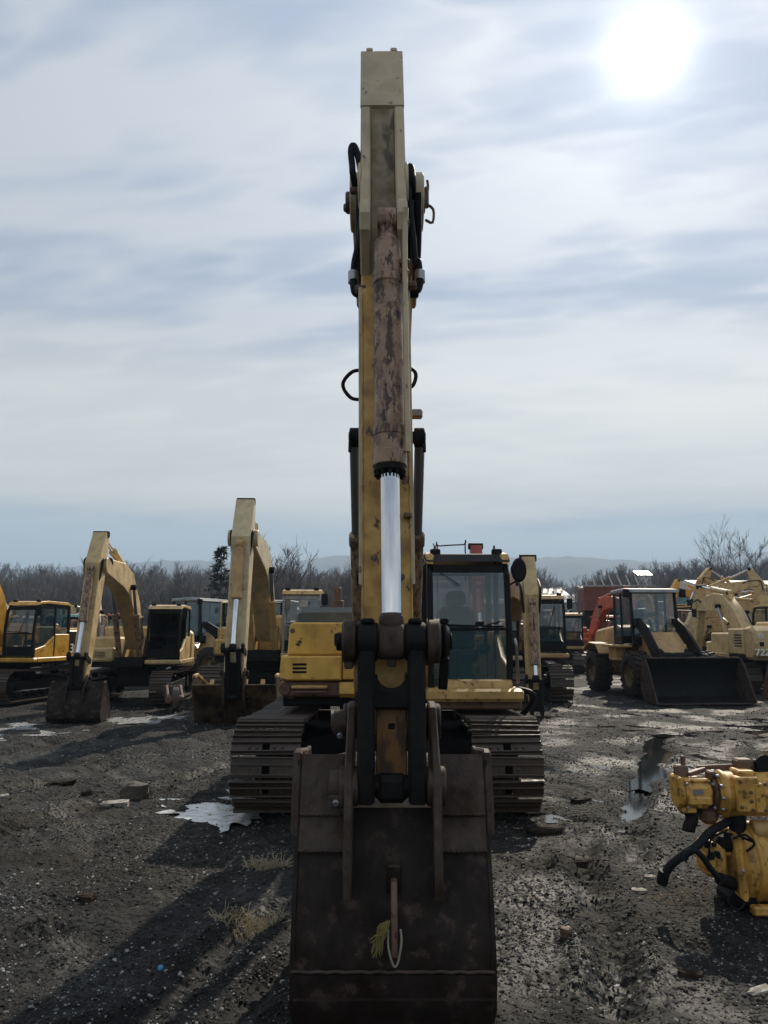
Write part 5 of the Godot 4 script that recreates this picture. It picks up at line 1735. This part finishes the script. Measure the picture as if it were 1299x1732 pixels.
func add_hills() -> void:
	var e := mb()
	for j in 16:
		for i in 30:
			var c := []
			for q in [[0, 0], [1, 0], [1, 1], [0, 1]]:
				var f: float = 38.0 + (j + q[1]) * 60.0 / 16.0
				var x: float = f * lerpf(0.2, 0.85, (i + q[0]) / 30.0)
				c.append(Vector3(x, bank(x, f) - 0.12 + hn2.get_noise_2d(x * 0.3, f * 0.3) * 0.12 * minf(1.0, bank(x, f)), -f))
			e.flat(c[0], c[1], c[2], Vector3.UP)
			e.flat(c[0], c[2], c[3], Vector3.UP)
	kind(obj("embankment", e, M.clod), "structure")
	var m := mb()
	var fs := [98.0, 115.0, 135.0, 160.0, 190.0, 220.0, 255.0, 290.0, 330.0, 380.0, 440.0, 520.0, 640.0, 800.0, 1000.0]
	var n := 70
	var P := func(i: int, f: float) -> Vector3:
		var x := f * lerpf(-1.1, 1.1, float(i) / n)
		return Vector3(x, hill_h(x, f), -f)
	for j in fs.size() - 1:
		for i in n:
			var a: Vector3 = P.call(i, fs[j])
			var b: Vector3 = P.call(i + 1, fs[j])
			var c: Vector3 = P.call(i + 1, fs[j + 1])
			var d: Vector3 = P.call(i, fs[j + 1])
			m.flat(a, b, c, Vector3.UP)
			m.flat(a, c, d, Vector3.UP)
	var mt := plain(lin(0.085, 0.072, 0.058), 0.95)
	mt.albedo_texture = ntex(61, 0.02, [[0.0, Color(0.6, 0.58, 0.55)], [0.6, Color(0.8, 0.78, 0.75)], [0.72, Color(1, 1, 1)], [1.0, Color(1, 1, 1)]], 512, 6)
	mt.uv1_triplanar = true
	mt.uv1_scale = Vector3.ONE * 0.01
	kind(obj("hillside", m, mt), "structure")
	# blue ridge kilometres away
	var r := mb()
	var el := [[-40.0, 4.6], [-27.0, 4.75], [-20.0, 4.95], [-16.0, 5.35], [-12.5, 5.4], [-9.0, 4.9], [-6.0, 5.4], [-3.2, 5.8], [-0.5, 5.45], [4.0, 5.5], [10.0, 5.55], [14.0, 5.7], [17.0, 5.45], [20.0, 5.3], [24.0, 5.75], [28.0, 6.1], [40.0, 5.6]]
	var H := func(az: float) -> float:
		for i in el.size() - 1:
			if az <= el[i + 1][0]:
				return lerpf(el[i][1], el[i + 1][1], smoothstep(0.0, 1.0, (az - el[i][0]) / (el[i + 1][0] - el[i][0])))
		return 5.5
	var rows := [[2100.0, -0.02], [2400.0, 0.45], [2700.0, 0.8], [3000.0, 1.0], [3500.0, 0.6]]
	var Q := func(i: int, j: int) -> Vector3:
		var az := lerpf(-40.0, 40.0, i / 160.0)
		var f: float = rows[j][0]
		var y: float = rows[j][1] * 3000.0 * tan(deg_to_rad(H.call(az))) + (hn2.get_noise_2d(az * 1.2, f * 0.01) * 9.0)
		return Vector3(f * tan(deg_to_rad(az)), y, -f)
	for j in rows.size() - 1:
		for i in 160:
			m = r
			m.flat(Q.call(i, j), Q.call(i + 1, j), Q.call(i + 1, j + 1), Vector3(0, 1, 0.4 if j < 3 else -0.4))
			m.flat(Q.call(i, j), Q.call(i + 1, j + 1), Q.call(i, j + 1), Vector3(0, 1, 0.4 if j < 3 else -0.4))
	kind(obj("hills", r, plain(lin(0.06, 0.065, 0.055), 0.95)), "structure")


func add_wood() -> void:
	var kinds := []
	for k in 4:
		var a := bare_tree_meshes(200 + k, 10.5, 0.36, 0.15, 0.022, 12)
		var st := ArrayMesh.new()
		for q in a:
			st.add_surface_from_arrays(Mesh.PRIMITIVE_TRIANGLES, q.surface_get_arrays(0))
		st.surface_set_material(0, M.bark)
		st.surface_set_material(1, M.twig)
		kinds.append(st)
	rng.seed = 404
	var places := [[], [], [], []]
	for i in 2600:
		var f := 112.0 + 290.0 * pow(rng.randf(), 1.3)
		var t := rng.randf_range(-0.75, 0.75)
		var dip := exp(-pow((t - 0.235) / 0.04, 2.0))
		if rng.randf() < dip * 0.88 and f < 330.0:
			continue
		if t > 0.17 and f < 150.0:
			continue
		var x := t * f
		var s := rng.randf_range(0.75, 1.2)
		places[rng.randi() % 4].append(Transform3D(Basis(Vector3.UP, rng.randf() * TAU).scaled(Vector3(s, s * rng.randf_range(0.9, 1.1), s)), Vector3(x, hill_h(x, f), -f)))
	for k in 4:
		var mm := MultiMesh.new()
		mm.transform_format = MultiMesh.TRANSFORM_3D
		mm.mesh = kinds[k]
		mm.instance_count = places[k].size()
		for i in places[k].size():
			mm.set_instance_transform(i, places[k][i])
		var o := MultiMeshInstance3D.new()
		o.multimesh = mm
		o.name = numbered("bare_woodland", self)
		add_child(o)
		kind(o, "stuff")


func add_trees() -> void:
	var list := [
		["tall thin bare tree at the right end of the skyline", 0.490, 74.0, 15.0, 0.2, 9],
		["tall bare tree just right of the loader, second from the right edge of the skyline", 0.468, 74.0, 15.0, 0.22, 9],
		["wide bare tree with a twiggy crown on the right skyline, third from the edge", 0.436, 88.0, 15.5, 0.34, 12],
		["small bare tree standing alone above the loader cab", 0.297, 88.0, 11.0, 0.32, 11],
		["slim bare tree behind the cream excavator beside the main cab", 0.212, 75.0, 10.0, 0.28, 10],
		["broad bare tree right of the bent cream boom on the left", -0.158, 60.0, 10.2, 0.42, 15],
		["bare tree left of the main stick, in the middle of the left clump", -0.115, 62.0, 8.9, 0.42, 14],
		["bushy bare tree closest to the main stick on its left", -0.070, 66.0, 8.6, 0.45, 14],
		["low bare tree behind the grey cab", -0.135, 74.0, 9.4, 0.4, 13],
		["bare tree beyond the wheel loader, left of the roof glint", 0.36, 105.0, 13.0, 0.3, 11],
		["bare tree on the rise right of the roof glint", 0.395, 115.0, 13.6, 0.32, 11],
	]
	var i := 0
	for a in list:
		i += 1
		var ms := bare_tree_meshes(300 + i, a[3], a[4], 0.10 + 0.006 * a[3], 0.016, a[5])
		var f: float = a[2]
		var r := thing("bare_tree", a[0], "tree", Vector3(a[1] * f, -0.2, -f), i * 47.0, 1.0, "bare trees behind the yard")
		put("trunk", ms[0], M.bark, r)
		put("crown", ms[1], M.twig, r)
	for k in 16:
		var t := -0.50 + k * 0.031 if k < 8 else 0.245 + (k - 8) * 0.038
		var f := 96.0 + (k * 37 % 13)
		var ms := bare_tree_meshes(360 + k, 10.0 + (k * 29 % 7) * 0.55, 0.26 + (k % 3) * 0.05, 0.15, 0.018, 10)
		var r := thing("bare_tree", "bare tree with a visible trunk at the front of the wood on the left" if k < 8 else "bare tree with a visible trunk at the front of the wood on the right", "tree", Vector3(t * f, -0.2, -f), k * 61.0, 1.0, "bare trees behind the yard")
		put("trunk", ms[0], M.bark, r)
		put("crown", ms[1], M.twig, r)
	conifer("dark green conifer behind the bent cream boom on the left", Vector3(-0.212 * 58.0, -0.2, -58.0), 8.9, 1.9, 71)
	conifer("low dark conifer at the foot of the taller conifer", Vector3(-0.232 * 62.0, -0.2, -62.0), 4.4, 1.9, 72)


func house(label: String, at: Vector3, s: Vector3, yaw: float, roof: Material, pitch := 0.42) -> void:
	var r := thing("house", label, "house", at, yaw, 1.0, "small houses on the far hillside")
	obj("wall", mb().box(Vector3(0, s.y / 2 - 0.5, 0), s + Vector3(0, 1, 0), 0.0), M.wall, r)
	var rf := mb()
	var h := s.z / 2 + 0.5
	rf.prism([-h, s.y - 0.1, 0.0, s.y + h * pitch, h, s.y - 0.1, h, s.y - 0.3, -h, s.y - 0.3], -s.x / 2 - 0.4, s.x / 2 + 0.4, 0.0)
	obj("roof", rf, roof, r)
	for k in [-1.0, 1.0]:
		obj("window", mb().box(Vector3(k * s.x * 0.25, s.y * 0.5, s.z / 2 + 0.02), Vector3(1.2, 1.2, 0.06), 0.0), M.hose, r)


func add_far_things() -> void:
	rng.seed = 808
	for i in 15:
		var t := rng.randf_range(0.19, 0.28) if i < 9 else rng.randf_range(0.33, 0.5)
		var f := rng.randf_range(190.0, 330.0)
		house("small pale house with a grey roof among bare trees on the far hillside" if i % 3 else "small pale house with a white roof among bare trees on the far hillside", Vector3(t * f, hill_h(t * f, f) + 0.3, -f), Vector3(rng.randf_range(7, 12), rng.randf_range(3, 5), rng.randf_range(6, 9)), rng.randf_range(-50, 50), M.roof if i % 3 else M.white)
	# the roof that throws the sun back
	var gr := plain(lin(0.7, 0.7, 0.7), 0.22, 1.0)
	var f2 := 215.0
	house("shed with a sheet metal roof glinting in the sun above the loader", Vector3(0.334 * f2, 8.0, -f2), Vector3(3.6, 9.9, 5), 4.0, gr, 0.41)
	# red flatbed with stakes
	var t := thing("stake_trailer", "dark red trailer body with a row of pale leaning stakes behind the wheel loader", "trailer", Vector3(15.6, 0.95, -52), -4.0)
	obj("body", mb().box(Vector3(-1.05, 3.2, 0), Vector3(2.5, 1.6, 2.4), 0.05), M.red_dull, t)
	obj("top_rail", mb().box(Vector3(0, 4.05, 1.1), Vector3(4.7, 0.12, 0.2), 0.02), M.greycab, t)
	obj("chassis", mb().box(Vector3(0, 1.4, 0), Vector3(4.6, 1.9, 2.0), 0.05), M.black, t)
	for x in [-1.6, 1.6]:
		wheel(t, Vector3(x, -0.3, 0.9), 0.65, 0.4, 1.0, M.black, 14)
	for k in 8:
		obj("stake", mb().bar(Vector3(-2.05 + k * 0.56, 4.0, 1.1), Vector3(-2.35 + k * 0.56, 4.78, 1.1), 0.07, 0.07), M.white, t)
	var s := thing("storage_shed", "long low shed with a pale roof at the right edge behind the machines", "shed", Vector3(33.0, bank(33.0, 68), -68), 6.0)
	obj("wall", mb().box(Vector3(0, 2.2, 0), Vector3(13, 4.4, 6), 0.0), M.teal, s)
	obj("roof", mb().prism([-3.4, 4.4, 0, 5.2, 3.4, 4.4, 3.4, 4.25, -3.4, 4.25], -6.8, 6.8, 0.0), M.white, s)
	for k in 5:
		obj("window", mb().box(Vector3(-4.6 + k * 2.3, 2.9, 3.03), Vector3(1.3, 1.4, 0.06), 0.0), M.cabframe, s)


func add_machines() -> void:
	# left row
	var ya := excavator({"label": "newer yellow excavator at the far left edge with a glazed black cab", "at": Vector3(-11.2, 0, -23.4), "yaw": -9.0, "s": 0.97, "paint": M.yellow, "det": 1, "tip": Vector2(4.3, 4.9), "end": Vector2(5.6, 2.3), "bucket_turn": 0.3, "glass": M.glass_teal, "has_bucket": true})
	obj("number_panel", mb().box(Vector3(1.304, 1.72, -1.35), Vector3(0.012, 0.62, 0.62), 0.003), M.black, ya)
	lettering(ya, "30", Vector2(-1.35, 1.5), Vector2(1, 0), 1.312, 0.3, M.letter_w)
	var b := excavator({"label": "cream excavator on the left with dark lettering on its bent boom and an unglazed cab", "at": Vector3(-7.25, 0, -23.0), "yaw": 5.0, "s": 0.93, "paint": M.cream, "boom_paint": M.cream, "det": 1, "wide": 1.15, "tip": Vector2(5.1, 3.8), "end": Vector2(6.0, 1.0), "rise": 0.85, "glazed": false, "bw": 1.2, "bsc": 0.7, "text": "KOMATSU", "cyl_paint": M.main_barrel, "bucket_mat": M.bucket, "barrel": 0.6})
	b.set_meta("group", "excavators parked in the yard")
	excavator({"label": "cream excavator with upright stick, grey framed cab and a wide open bucket", "at": Vector3(-3.45, 0, -23.1), "yaw": 2.0, "s": 1.08, "paint": M.main_sill, "boom_paint": M.cream2, "frame": M.greycab, "det": 1, "tip": Vector2(4.95, 3.8), "end": Vector2(5.65, 0.98), "wide": 1.28, "rise": 0.8, "bucket_turn": 0.85, "bw": 1.65, "cyl_paint": M.tan, "barrel": 0.52, "glass": M.glass, "rim": M.tan, "bucket_mat": M.bucket_brown})
	# right of the main machine
	excavator({"label": "weathered tan excavator right of the main cab, its stick hanging straight down", "at": Vector3(3.95, 0, -24.4), "yaw": -4.0, "s": 1.05, "paint": M.tan, "boom_paint": M.cream, "det": 1, "tip": Vector2(5.2, 2.75), "end": Vector2(5.6, 0.35), "rise": 0.9, "has_bucket": false, "cyl_paint": M.main_barrel, "barrel": 0.8})
	var red := excavator({"label": "pale excavator with a dull red boom top showing above the main cab roof", "at": Vector3(2.5, 0, -24.0), "yaw": 0.0, "s": 1.0, "paint": M.cream2, "boom_paint": M.red, "tip": Vector2(3.2, 3.42), "end": Vector2(3.4, 1.5), "rise": 0.45, "has_bucket": true})
	obj("guard_rail", mb().tube([Vector3(-0.9, 2.1, 1.0), Vector3(-0.9, 4.45, 1.0), Vector3(-0.86, 4.51, 1.0), Vector3(-0.1, 4.55, 1.0), Vector3(-0.06, 4.51, 1.0), Vector3(-0.06, 2.2, 1.0)], 0.022, 6, 3), M.black, red)
	excavator({"label": "bright orange excavator between the tan one and the wheel loader", "at": Vector3(11.9, 0, -45.0), "yaw": 14.0, "s": 1.0, "paint": M.orange, "tip": Vector2(4.2, 3.5), "end": Vector2(4.7, 0.9), "rise": 1.0, "bucket_mat": M.black, "has_bucket": true})
	wheel_loader("tan wheel loader with a wide dark bucket facing the viewer", Vector3(8.5, 0, -25.1), 4.5, 1.0, M.tan)
	# right cluster
	var cwm := excavator({"label": "cream excavator seen from its rounded rear counterweight with pale digits, right edge", "at": Vector3(13.1, 0, -27.6), "yaw": 180.0, "mirrored": true, "s": 1.0, "paint": M.cream, "tip": Vector2(4.5, 3.0), "end": Vector2(5.2, 1.0), "det": 1, "has_bucket": true})
	for q in [["722", Vector3(1.12, 1.32, -2.885), 0.13, M.letter_w]]:
		var tm := TextMesh.new()
		tm.text = q[0]
		var sf := SystemFont.new()
		sf.font_names = PackedStringArray(["Droid Sans"])
		sf.font_weight = 700
		tm.font = sf
		tm.font_size = 32
		tm.pixel_size = 0.22 / 24.0
		tm.depth = 0.008
		var lt := put("lettering", tm, q[3], cwm)
		lt.position = q[1]
		lt.rotation.y = PI
	obj("round_badge", mb().cyl(Vector3(1.13, 1.83, -2.84), Vector3(1.13, 1.83, -2.868), 0.1, 20), M.white, cwm)
	obj("vent_plate", mb().box(Vector3(1.13, 1.58, -2.90), Vector3(0.13, 0.13, 0.02), 0.004), M.black, cwm)
	excavator({"label": "farther tan excavator reaching left, high behind the arched boom at the right", "at": Vector3(25.5, bank(25.5, 48.0), -48.0), "yaw": -80.0, "s": 1.0, "paint": M.tan, "tip": Vector2(4.6, 3.1), "end": Vector2(5.4, 0.9), "rise": 1.0, "cyl_paint": M.cream2})
	excavator({"label": "tan excavator standing low with its cab facing the viewer, under the arched boom", "at": Vector3(15.2, 0, -38.5), "yaw": 12.0, "s": 0.95, "paint": M.tan, "tip": Vector2(3.9, 2.2), "end": Vector2(4.6, 0.7), "rise": 0.5})
	excavator({"label": "small tan excavator with raised elbow beyond the wheel loader", "at": Vector3(18.5, bank(18.5, 47.0), -47.0), "yaw": 60.0, "s": 1.05, "paint": M.tan, "boom_paint": M.cream, "tip": Vector2(3.6, 4.1), "end": Vector2(4.4, 1.8), "rise": 0.9})
	excavator({"label": "faded excavator with a low reaching boom in the far right background", "at": Vector3(27.0, bank(27.0, 56.0), -56.0), "yaw": -70.0, "s": 1.05, "paint": M.tan, "tip": Vector2(4.4, 4.2), "end": Vector2(5.6, 2.2), "rise": 0.5})
	excavator({"label": "pale excavator with its boom folded at the right end of the back row", "at": Vector3(30.5, bank(30.5, 60.0), -60.0), "yaw": 20.0, "s": 1.0, "paint": M.white, "tip": Vector2(3.9, 3.6), "end": Vector2(4.4, 1.0), "rise": 0.8})
	excavator({"label": "cream excavator in the back row above the wheel loader bucket", "at": Vector3(23.5, bank(23.5, 62.0), -62.0), "yaw": 35.0, "s": 1.0, "paint": M.cream, "tip": Vector2(3.9, 3.0), "end": Vector2(4.6, 0.9), "rise": 0.8})
	wheel_loader("yellow wheel loader in the gap left of the orange excavator, far back", Vector3(11.8, 0, -54.0), 25.0, 1.05, M.yellow, true)
	wheel_loader("cream wheel loader in the back row left of the shed", Vector3(26.0, bank(26.0, 71.0), -71.0), -35.0, 1.05, M.cream2, true)
	excavator({"label": "tan excavator behind the right shoulder of the tan machine beside the main cab", "at": Vector3(8.6, 0, -40.0), "yaw": -8.0, "s": 1.0, "paint": M.tan, "tip": Vector2(3.9, 2.4), "end": Vector2(4.6, 0.8), "rise": 0.5})
	excavator({"label": "tan excavator with its arched boom reaching left above the wheel loader bucket", "at": Vector3(17.3, 0, -34.0), "yaw": -84.0, "mirrored": true, "paint": M.tan, "tip": Vector2(3.5, 2.75), "end": Vector2(4.3, 1.35), "rise": 0.75, "cyl_paint": M.cream2, "bsc": 0.7})
	var far_list := [
		["tan excavator with a raised arm in the third row, above the counterweight", 19.6, -43.0, -40.0, M.tan, 3.8, 3.3, 4.6, 1.0],
		["cream excavator in the third row with its arm curled low", 22.0, -52.0, 10.0, M.cream, 3.6, 2.4, 4.3, 0.9],
		["faded yellow excavator in the fourth row behind the loader's right lamp", 24.6, -57.0, -65.0, M.yellow, 4.2, 3.6, 5.2, 1.2],
		["dull tan excavator far back between the trailer and the loader cab", 17.6, -60.0, 25.0, M.tan, 3.8, 3.2, 4.4, 1.0],
		["white excavator far back near the shed end", 31.5, -72.0, -20.0, M.white, 3.8, 3.0, 4.4, 1.0],
		["pale tan excavator in the last row before the trees, right of centre", 27.5, -78.0, 40.0, M.cream2, 3.9, 3.8, 4.6, 1.4],
		["teal excavator in the last row on the right", 23.8, -74.0, -30.0, M.teal, 3.7, 2.6, 4.4, 1.0],
		["orange excavator far behind the arched boom", 33.5, -80.0, 60.0, M.orange, 3.9, 3.4, 4.7, 1.1],
				["tan excavator in the back row left of the main machine", -5.9, -43.0, 30.0, M.tan, 3.7, 2.8, 4.4, 1.0],
		["cream excavator in the back row between the far left cab and the lettered boom", -16.0, -46.0, -20.0, M.cream, 3.7, 2.6, 4.3, 0.9],
		["white excavator in the back row at the left edge", -22.5, -47.0, 15.0, M.white, 3.7, 2.9, 4.3, 0.9],
		["red excavator far back in the gap left of the trailer", 10.6, -64.0, -35.0, M.red, 3.7, 2.8, 4.3, 0.9],
		["yellow excavator in the far gap behind the orange one", 13.2, -70.0, 15.0, M.yellow, 3.8, 3.0, 4.4, 1.0],
	]
	for a in far_list:
		excavator({"label": a[0], "at": Vector3(a[1], bank(a[1], -a[2]), a[2]), "yaw": a[3], "paint": a[4], "tip": Vector2(a[5], a[6]), "end": Vector2(a[7], a[8]), "rise": 0.7})
	# behind the left row
	excavator({"label": "faded red excavator arm and body showing under the bent boom on the left", "at": Vector3(-12.6, 0, -34.5), "yaw": 10.0, "s": 0.95, "paint": M.red, "boom_paint": M.white, "tip": Vector2(3.1, 3.7), "end": Vector2(3.3, 1.4), "rise": 0.5})
	excavator({"label": "teal and white excavator behind the lettered boom's stick", "at": Vector3(-15.6, 0, -36.0), "yaw": 30.0, "s": 0.95, "paint": M.teal, "tip": Vector2(3.4, 2.6), "end": Vector2(4.2, 1.0), "rise": 0.4})
	wheel_loader("cream wheel loader half hidden between the two cream excavators on the left", Vector3(-7.5, 0, -32.0), 62.0, 1.0, M.cream, true)
	wheel_loader("yellow wheel loader behind the wide open bucket, left of the main machine", Vector3(-4.9, 0, -34.0), -20.0, 1.0, M.yellow, false)
	excavator({"label": "tan excavator in the back row behind the far left cab", "at": Vector3(-19.5, 0, -38.0), "yaw": 15.0, "s": 0.95, "paint": M.tan, "tip": Vector2(3.4, 2.6), "end": Vector2(4.2, 1.0), "rise": 0.5})
	# loose bucket at the right edge
	var lb := thing("loose_bucket", "rust brown excavator bucket cut off by the right edge, in front of the counterweight", "bucket", Vector3(11.35, 0.1, -21.6), 0.0)
	bucket(lb, Vector3(0, 1.42, 0), 0.0, 1.15, M.rusty, M.rusty, 1.0)
	var tg := thing("scrap_idler", "rusty scrap idler wheel with its yoke lying between the two buckets on the left", "scrap", Vector3(-5.2, 0, -19.6), 20.0)
	obj("idler_wheel", mb().cx(0.1, 0.3, -0.07, 0.07, 0.3, 22), M.shoe, tg)
	obj("hub", mb().cx(0.1, 0.3, -0.16, 0.16, 0.1, 16), M.rusty, tg)
	for x in [-0.17, 0.17]:
		obj("fork_arm", mb().prism([0.15, 0.22, 0.2, 0.36, -0.5, 0.62, -0.7, 0.5, -0.65, 0.3, -0.4, 0.2], x - 0.03, x + 0.03, 0.012), M.rusty, tg)
	obj("yoke", mb().box(Vector3(0, 0.45, -0.62), Vector3(0.5, 0.3, 0.16), 0.03), M.shoe, tg)
	obj("spring_rod", mb().cyl(Vector3(0, 0.45, -0.6), Vector3(0, 0.2, -1.3), 0.09, 14), M.black, tg)

	var sc := thing("scrap_sheet", "crumpled pale teal sheet metal panel behind the lettered excavator", "scrap", Vector3(-9.3, 0, -27.5), 25.0)
	obj("panel", mb().beam([[-0.6, 0.5, 0.04], [-0.2, 1.1, 0.04], [0.1, 1.3, 0.04], [0.5, 1.15, 0.04]], -0.9, 0.9, 0.01), M.teal, sc)
	obj("panel", mb().beam([[-0.5, 0.2, 0.04], [0.2, 0.8, 0.04], [0.7, 0.6, 0.04]], -1.2, 0.2, 0.01), M.white, sc)


func add_small() -> void:
	rock("concrete_block", "grey angular block of concrete lying on the dirt left of the left track", Vector3(-2.95, 0.05, -9.5), Vector3(0.32, 0.2, 0.2), 3, M.concrete, "concrete block", 0.3)
	rock("pale_stone", "flat pale stone slab in front of the grey concrete block", Vector3(-3.05, 0.0, -9.1), Vector3(0.3, 0.06, 0.2), 5, M.palestone, "stone", 0.2)
	rock("pale_stone", "small pale stone on the open gravel at the far left of the yard", Vector3(-4.55, 0.01, -9.6), Vector3(0.13, 0.07, 0.1), 8, M.palestone, "stone")
	rock("pale_stone", "flat pale flake in front of the cut black hose end", Vector3(1.92, 0.01, -6.15), Vector3(0.11, 0.03, 0.07), 6, M.palestone, "stone")
	rock("pale_stone", "pale stone just behind the cut black hose end", Vector3(2.12, 0.01, -6.5), Vector3(0.1, 0.04, 0.07), 9, M.palestone, "stone")
	rock("pale_stone", "broad pale slab half sunk in the gravel, nearest the lower right corner", Vector3(2.05, 0.0, -4.55), Vector3(0.16, 0.04, 0.07), 10, M.palestone, "stone", 0.5)
	rock("brown_stone", "rounded brown stone on the gravel right of the bucket", Vector3(1.16, 0.02, -5.25), Vector3(0.07, 0.06, 0.06), 12, M.rusty, "stone")
	rock("dark_lump", "dark clod of dirt beyond the pump unit hoses", Vector3(1.6, 0.02, -8.0), Vector3(0.4, 0.08, 0.14), 14, M.clod, "clod", 0.2)
	var k := 0
	for q in [["low dark clod right of the right track", 2.3, -9.4, 0.3], ["dark clod between the right track and the pump unit", 1.75, -7.1, 0.16], ["small dark clod near the lower right corner", 1.75, -4.75, 0.14], ["broad dark clod on the churned ground at the far left", -4.2, -10.4, 0.34], ["dark clod left of the concrete block", -3.6, -9.9, 0.28], ["small dark clod on the gravel left of the straw tufts", -2.2, -6.05, 0.16]]:
		k += 1
		rock("mud_clod", q[0], Vector3(q[1], 0.0, q[2]), Vector3(q[3], q[3] * 0.28, q[3] * 0.5), 40 + k, M.clod, "clod", rng.randf_range(-0.6, 0.6))
		get_child(-1).set_meta("group", "clods of mud on the gravel")
	# melt water standing in the low spots; the shore is where the ground rises through it
	for q in [[4.3, -12.2, 2.6, 2.4, -0.043], [8.2, -16.5, 3.2, 1.8, -0.03], [2.6, -9.2, 0.9, 1.0, -0.05], [5.0, -18.5, 2.2, 1.6, -0.038], [-8.0, -12.6, 1.6, 1.0, -0.05], [1.25, -5.0, 0.5, 0.5, -0.092]]:
		patch("puddle", q[0], q[1], q[2], q[3], int(q[2] * 100), M.water, 0.0, q[4])
	var cp := obj("blue_disc", mb().cyl(Vector3.ZERO, Vector3(0, 0.02, 0), 0.017, 12), plain(lin(0.05, 0.24, 0.42), 0.5))  # flat blue disc for the small blue spot left of the bucket
	cp.position = Vector3(-1.33, gh(-1.33, -4.95) + 0.005, -4.95)
	cp.rotation.x = 0.7
	tag(cp, "small bright blue disc on the gravel left of the bucket", "bottle cap")
	tuft("dry straw tuft left of the bucket, the farther of two", Vector3(-0.98, gh(-0.98, -6.8), -6.8), 0.17, 150, 0.16, 21)
	tuft("wider dry straw tuft left of the bucket, the nearer of two", Vector3(-0.92, gh(-0.92, -5.7), -5.7), 0.24, 230, 0.15, 22)
	tuft("sparse dry straw on the gravel under the pump unit hoses", Vector3(2.2, gh(2.2, -6.0), -6.0), 0.25, 70, 0.1, 23)
	patch("ice_patch", -1.86, -9.2, 0.62, 1.1, 4, M.ice, 0.0, -0.034)
	patch("ice_patch", -8.6, -15.8, 2.2, 1.3, 7, M.ice, 0.0, -0.03)
	patch("ice_patch", -5.6, -18.2, 1.6, 0.9, 9, M.ice, 0.0, -0.028)


const SUN_DIR := Vector3(0.2815, 0.6157, -0.7360)
const SKY_GAP := Color(0.36, 0.44, 0.585)
const SKY_VEIL := Color(0.575, 0.625, 0.695)
const SKY_BANK := Color(0.88, 0.885, 0.835)
const SKY_LOW := Color(0.58, 0.71, 0.77)


func _ready() -> void:
	var t0 := Time.get_ticks_msec()
	var cam := Camera3D.new()
	cam.position = Vector3(0, 1.92, 0)
	cam.rotation_degrees.x = 8.96
	cam.fov = 67.33
	cam.near = 0.1
	cam.far = 9000.0
	cam.current = true
	add_child(cam)
	var env := Environment.new()
	env.background_mode = Environment.BG_SKY
	var sky := Sky.new()
	var pm := PanoramaSkyMaterial.new()
	pm.panorama = ImageTexture.create_from_image(sky_image())
	sky.sky_material = pm
	env.sky = sky
	env.tonemap_mode = Environment.TONE_MAPPER_LINEAR
	env.tonemap_exposure = 1.12
	env.sdfgi_enabled = true
	env.ssao_enabled = true
	env.ssil_enabled = true
	env.fog_enabled = true
	env.fog_density = 0.00045
	env.fog_light_color = Color(0.70, 0.79, 0.88)
	var we := WorldEnvironment.new()
	we.environment = env
	add_child(we)
	var sun := DirectionalLight3D.new()
	sun.light_energy = 1.5
	sun.light_color = Color(1.0, 0.955, 0.88)
	sun.light_angular_distance = 0.6
	sun.shadow_enabled = true
	sun.look_at_from_position(SUN_DIR * 50.0, Vector3.ZERO)
	add_child(sun)

	hn.seed = 17; hn.frequency = 0.35; hn.fractal_octaves = 4; hn.fractal_gain = 0.5
	hn2.seed = 23; hn2.frequency = 2.2; hn2.fractal_octaves = 3
	rut.seed = 29; rut.frequency = 0.5; rut.fractal_octaves = 2
	materials()
	add_ground()
	add_hills()
	add_wood()
	add_trees()
	add_far_things()
	main_machine()
	add_machines()
	pump_unit()
	add_small()
	add_gravel()
	print("built in ", Time.get_ticks_msec() - t0, " ms")
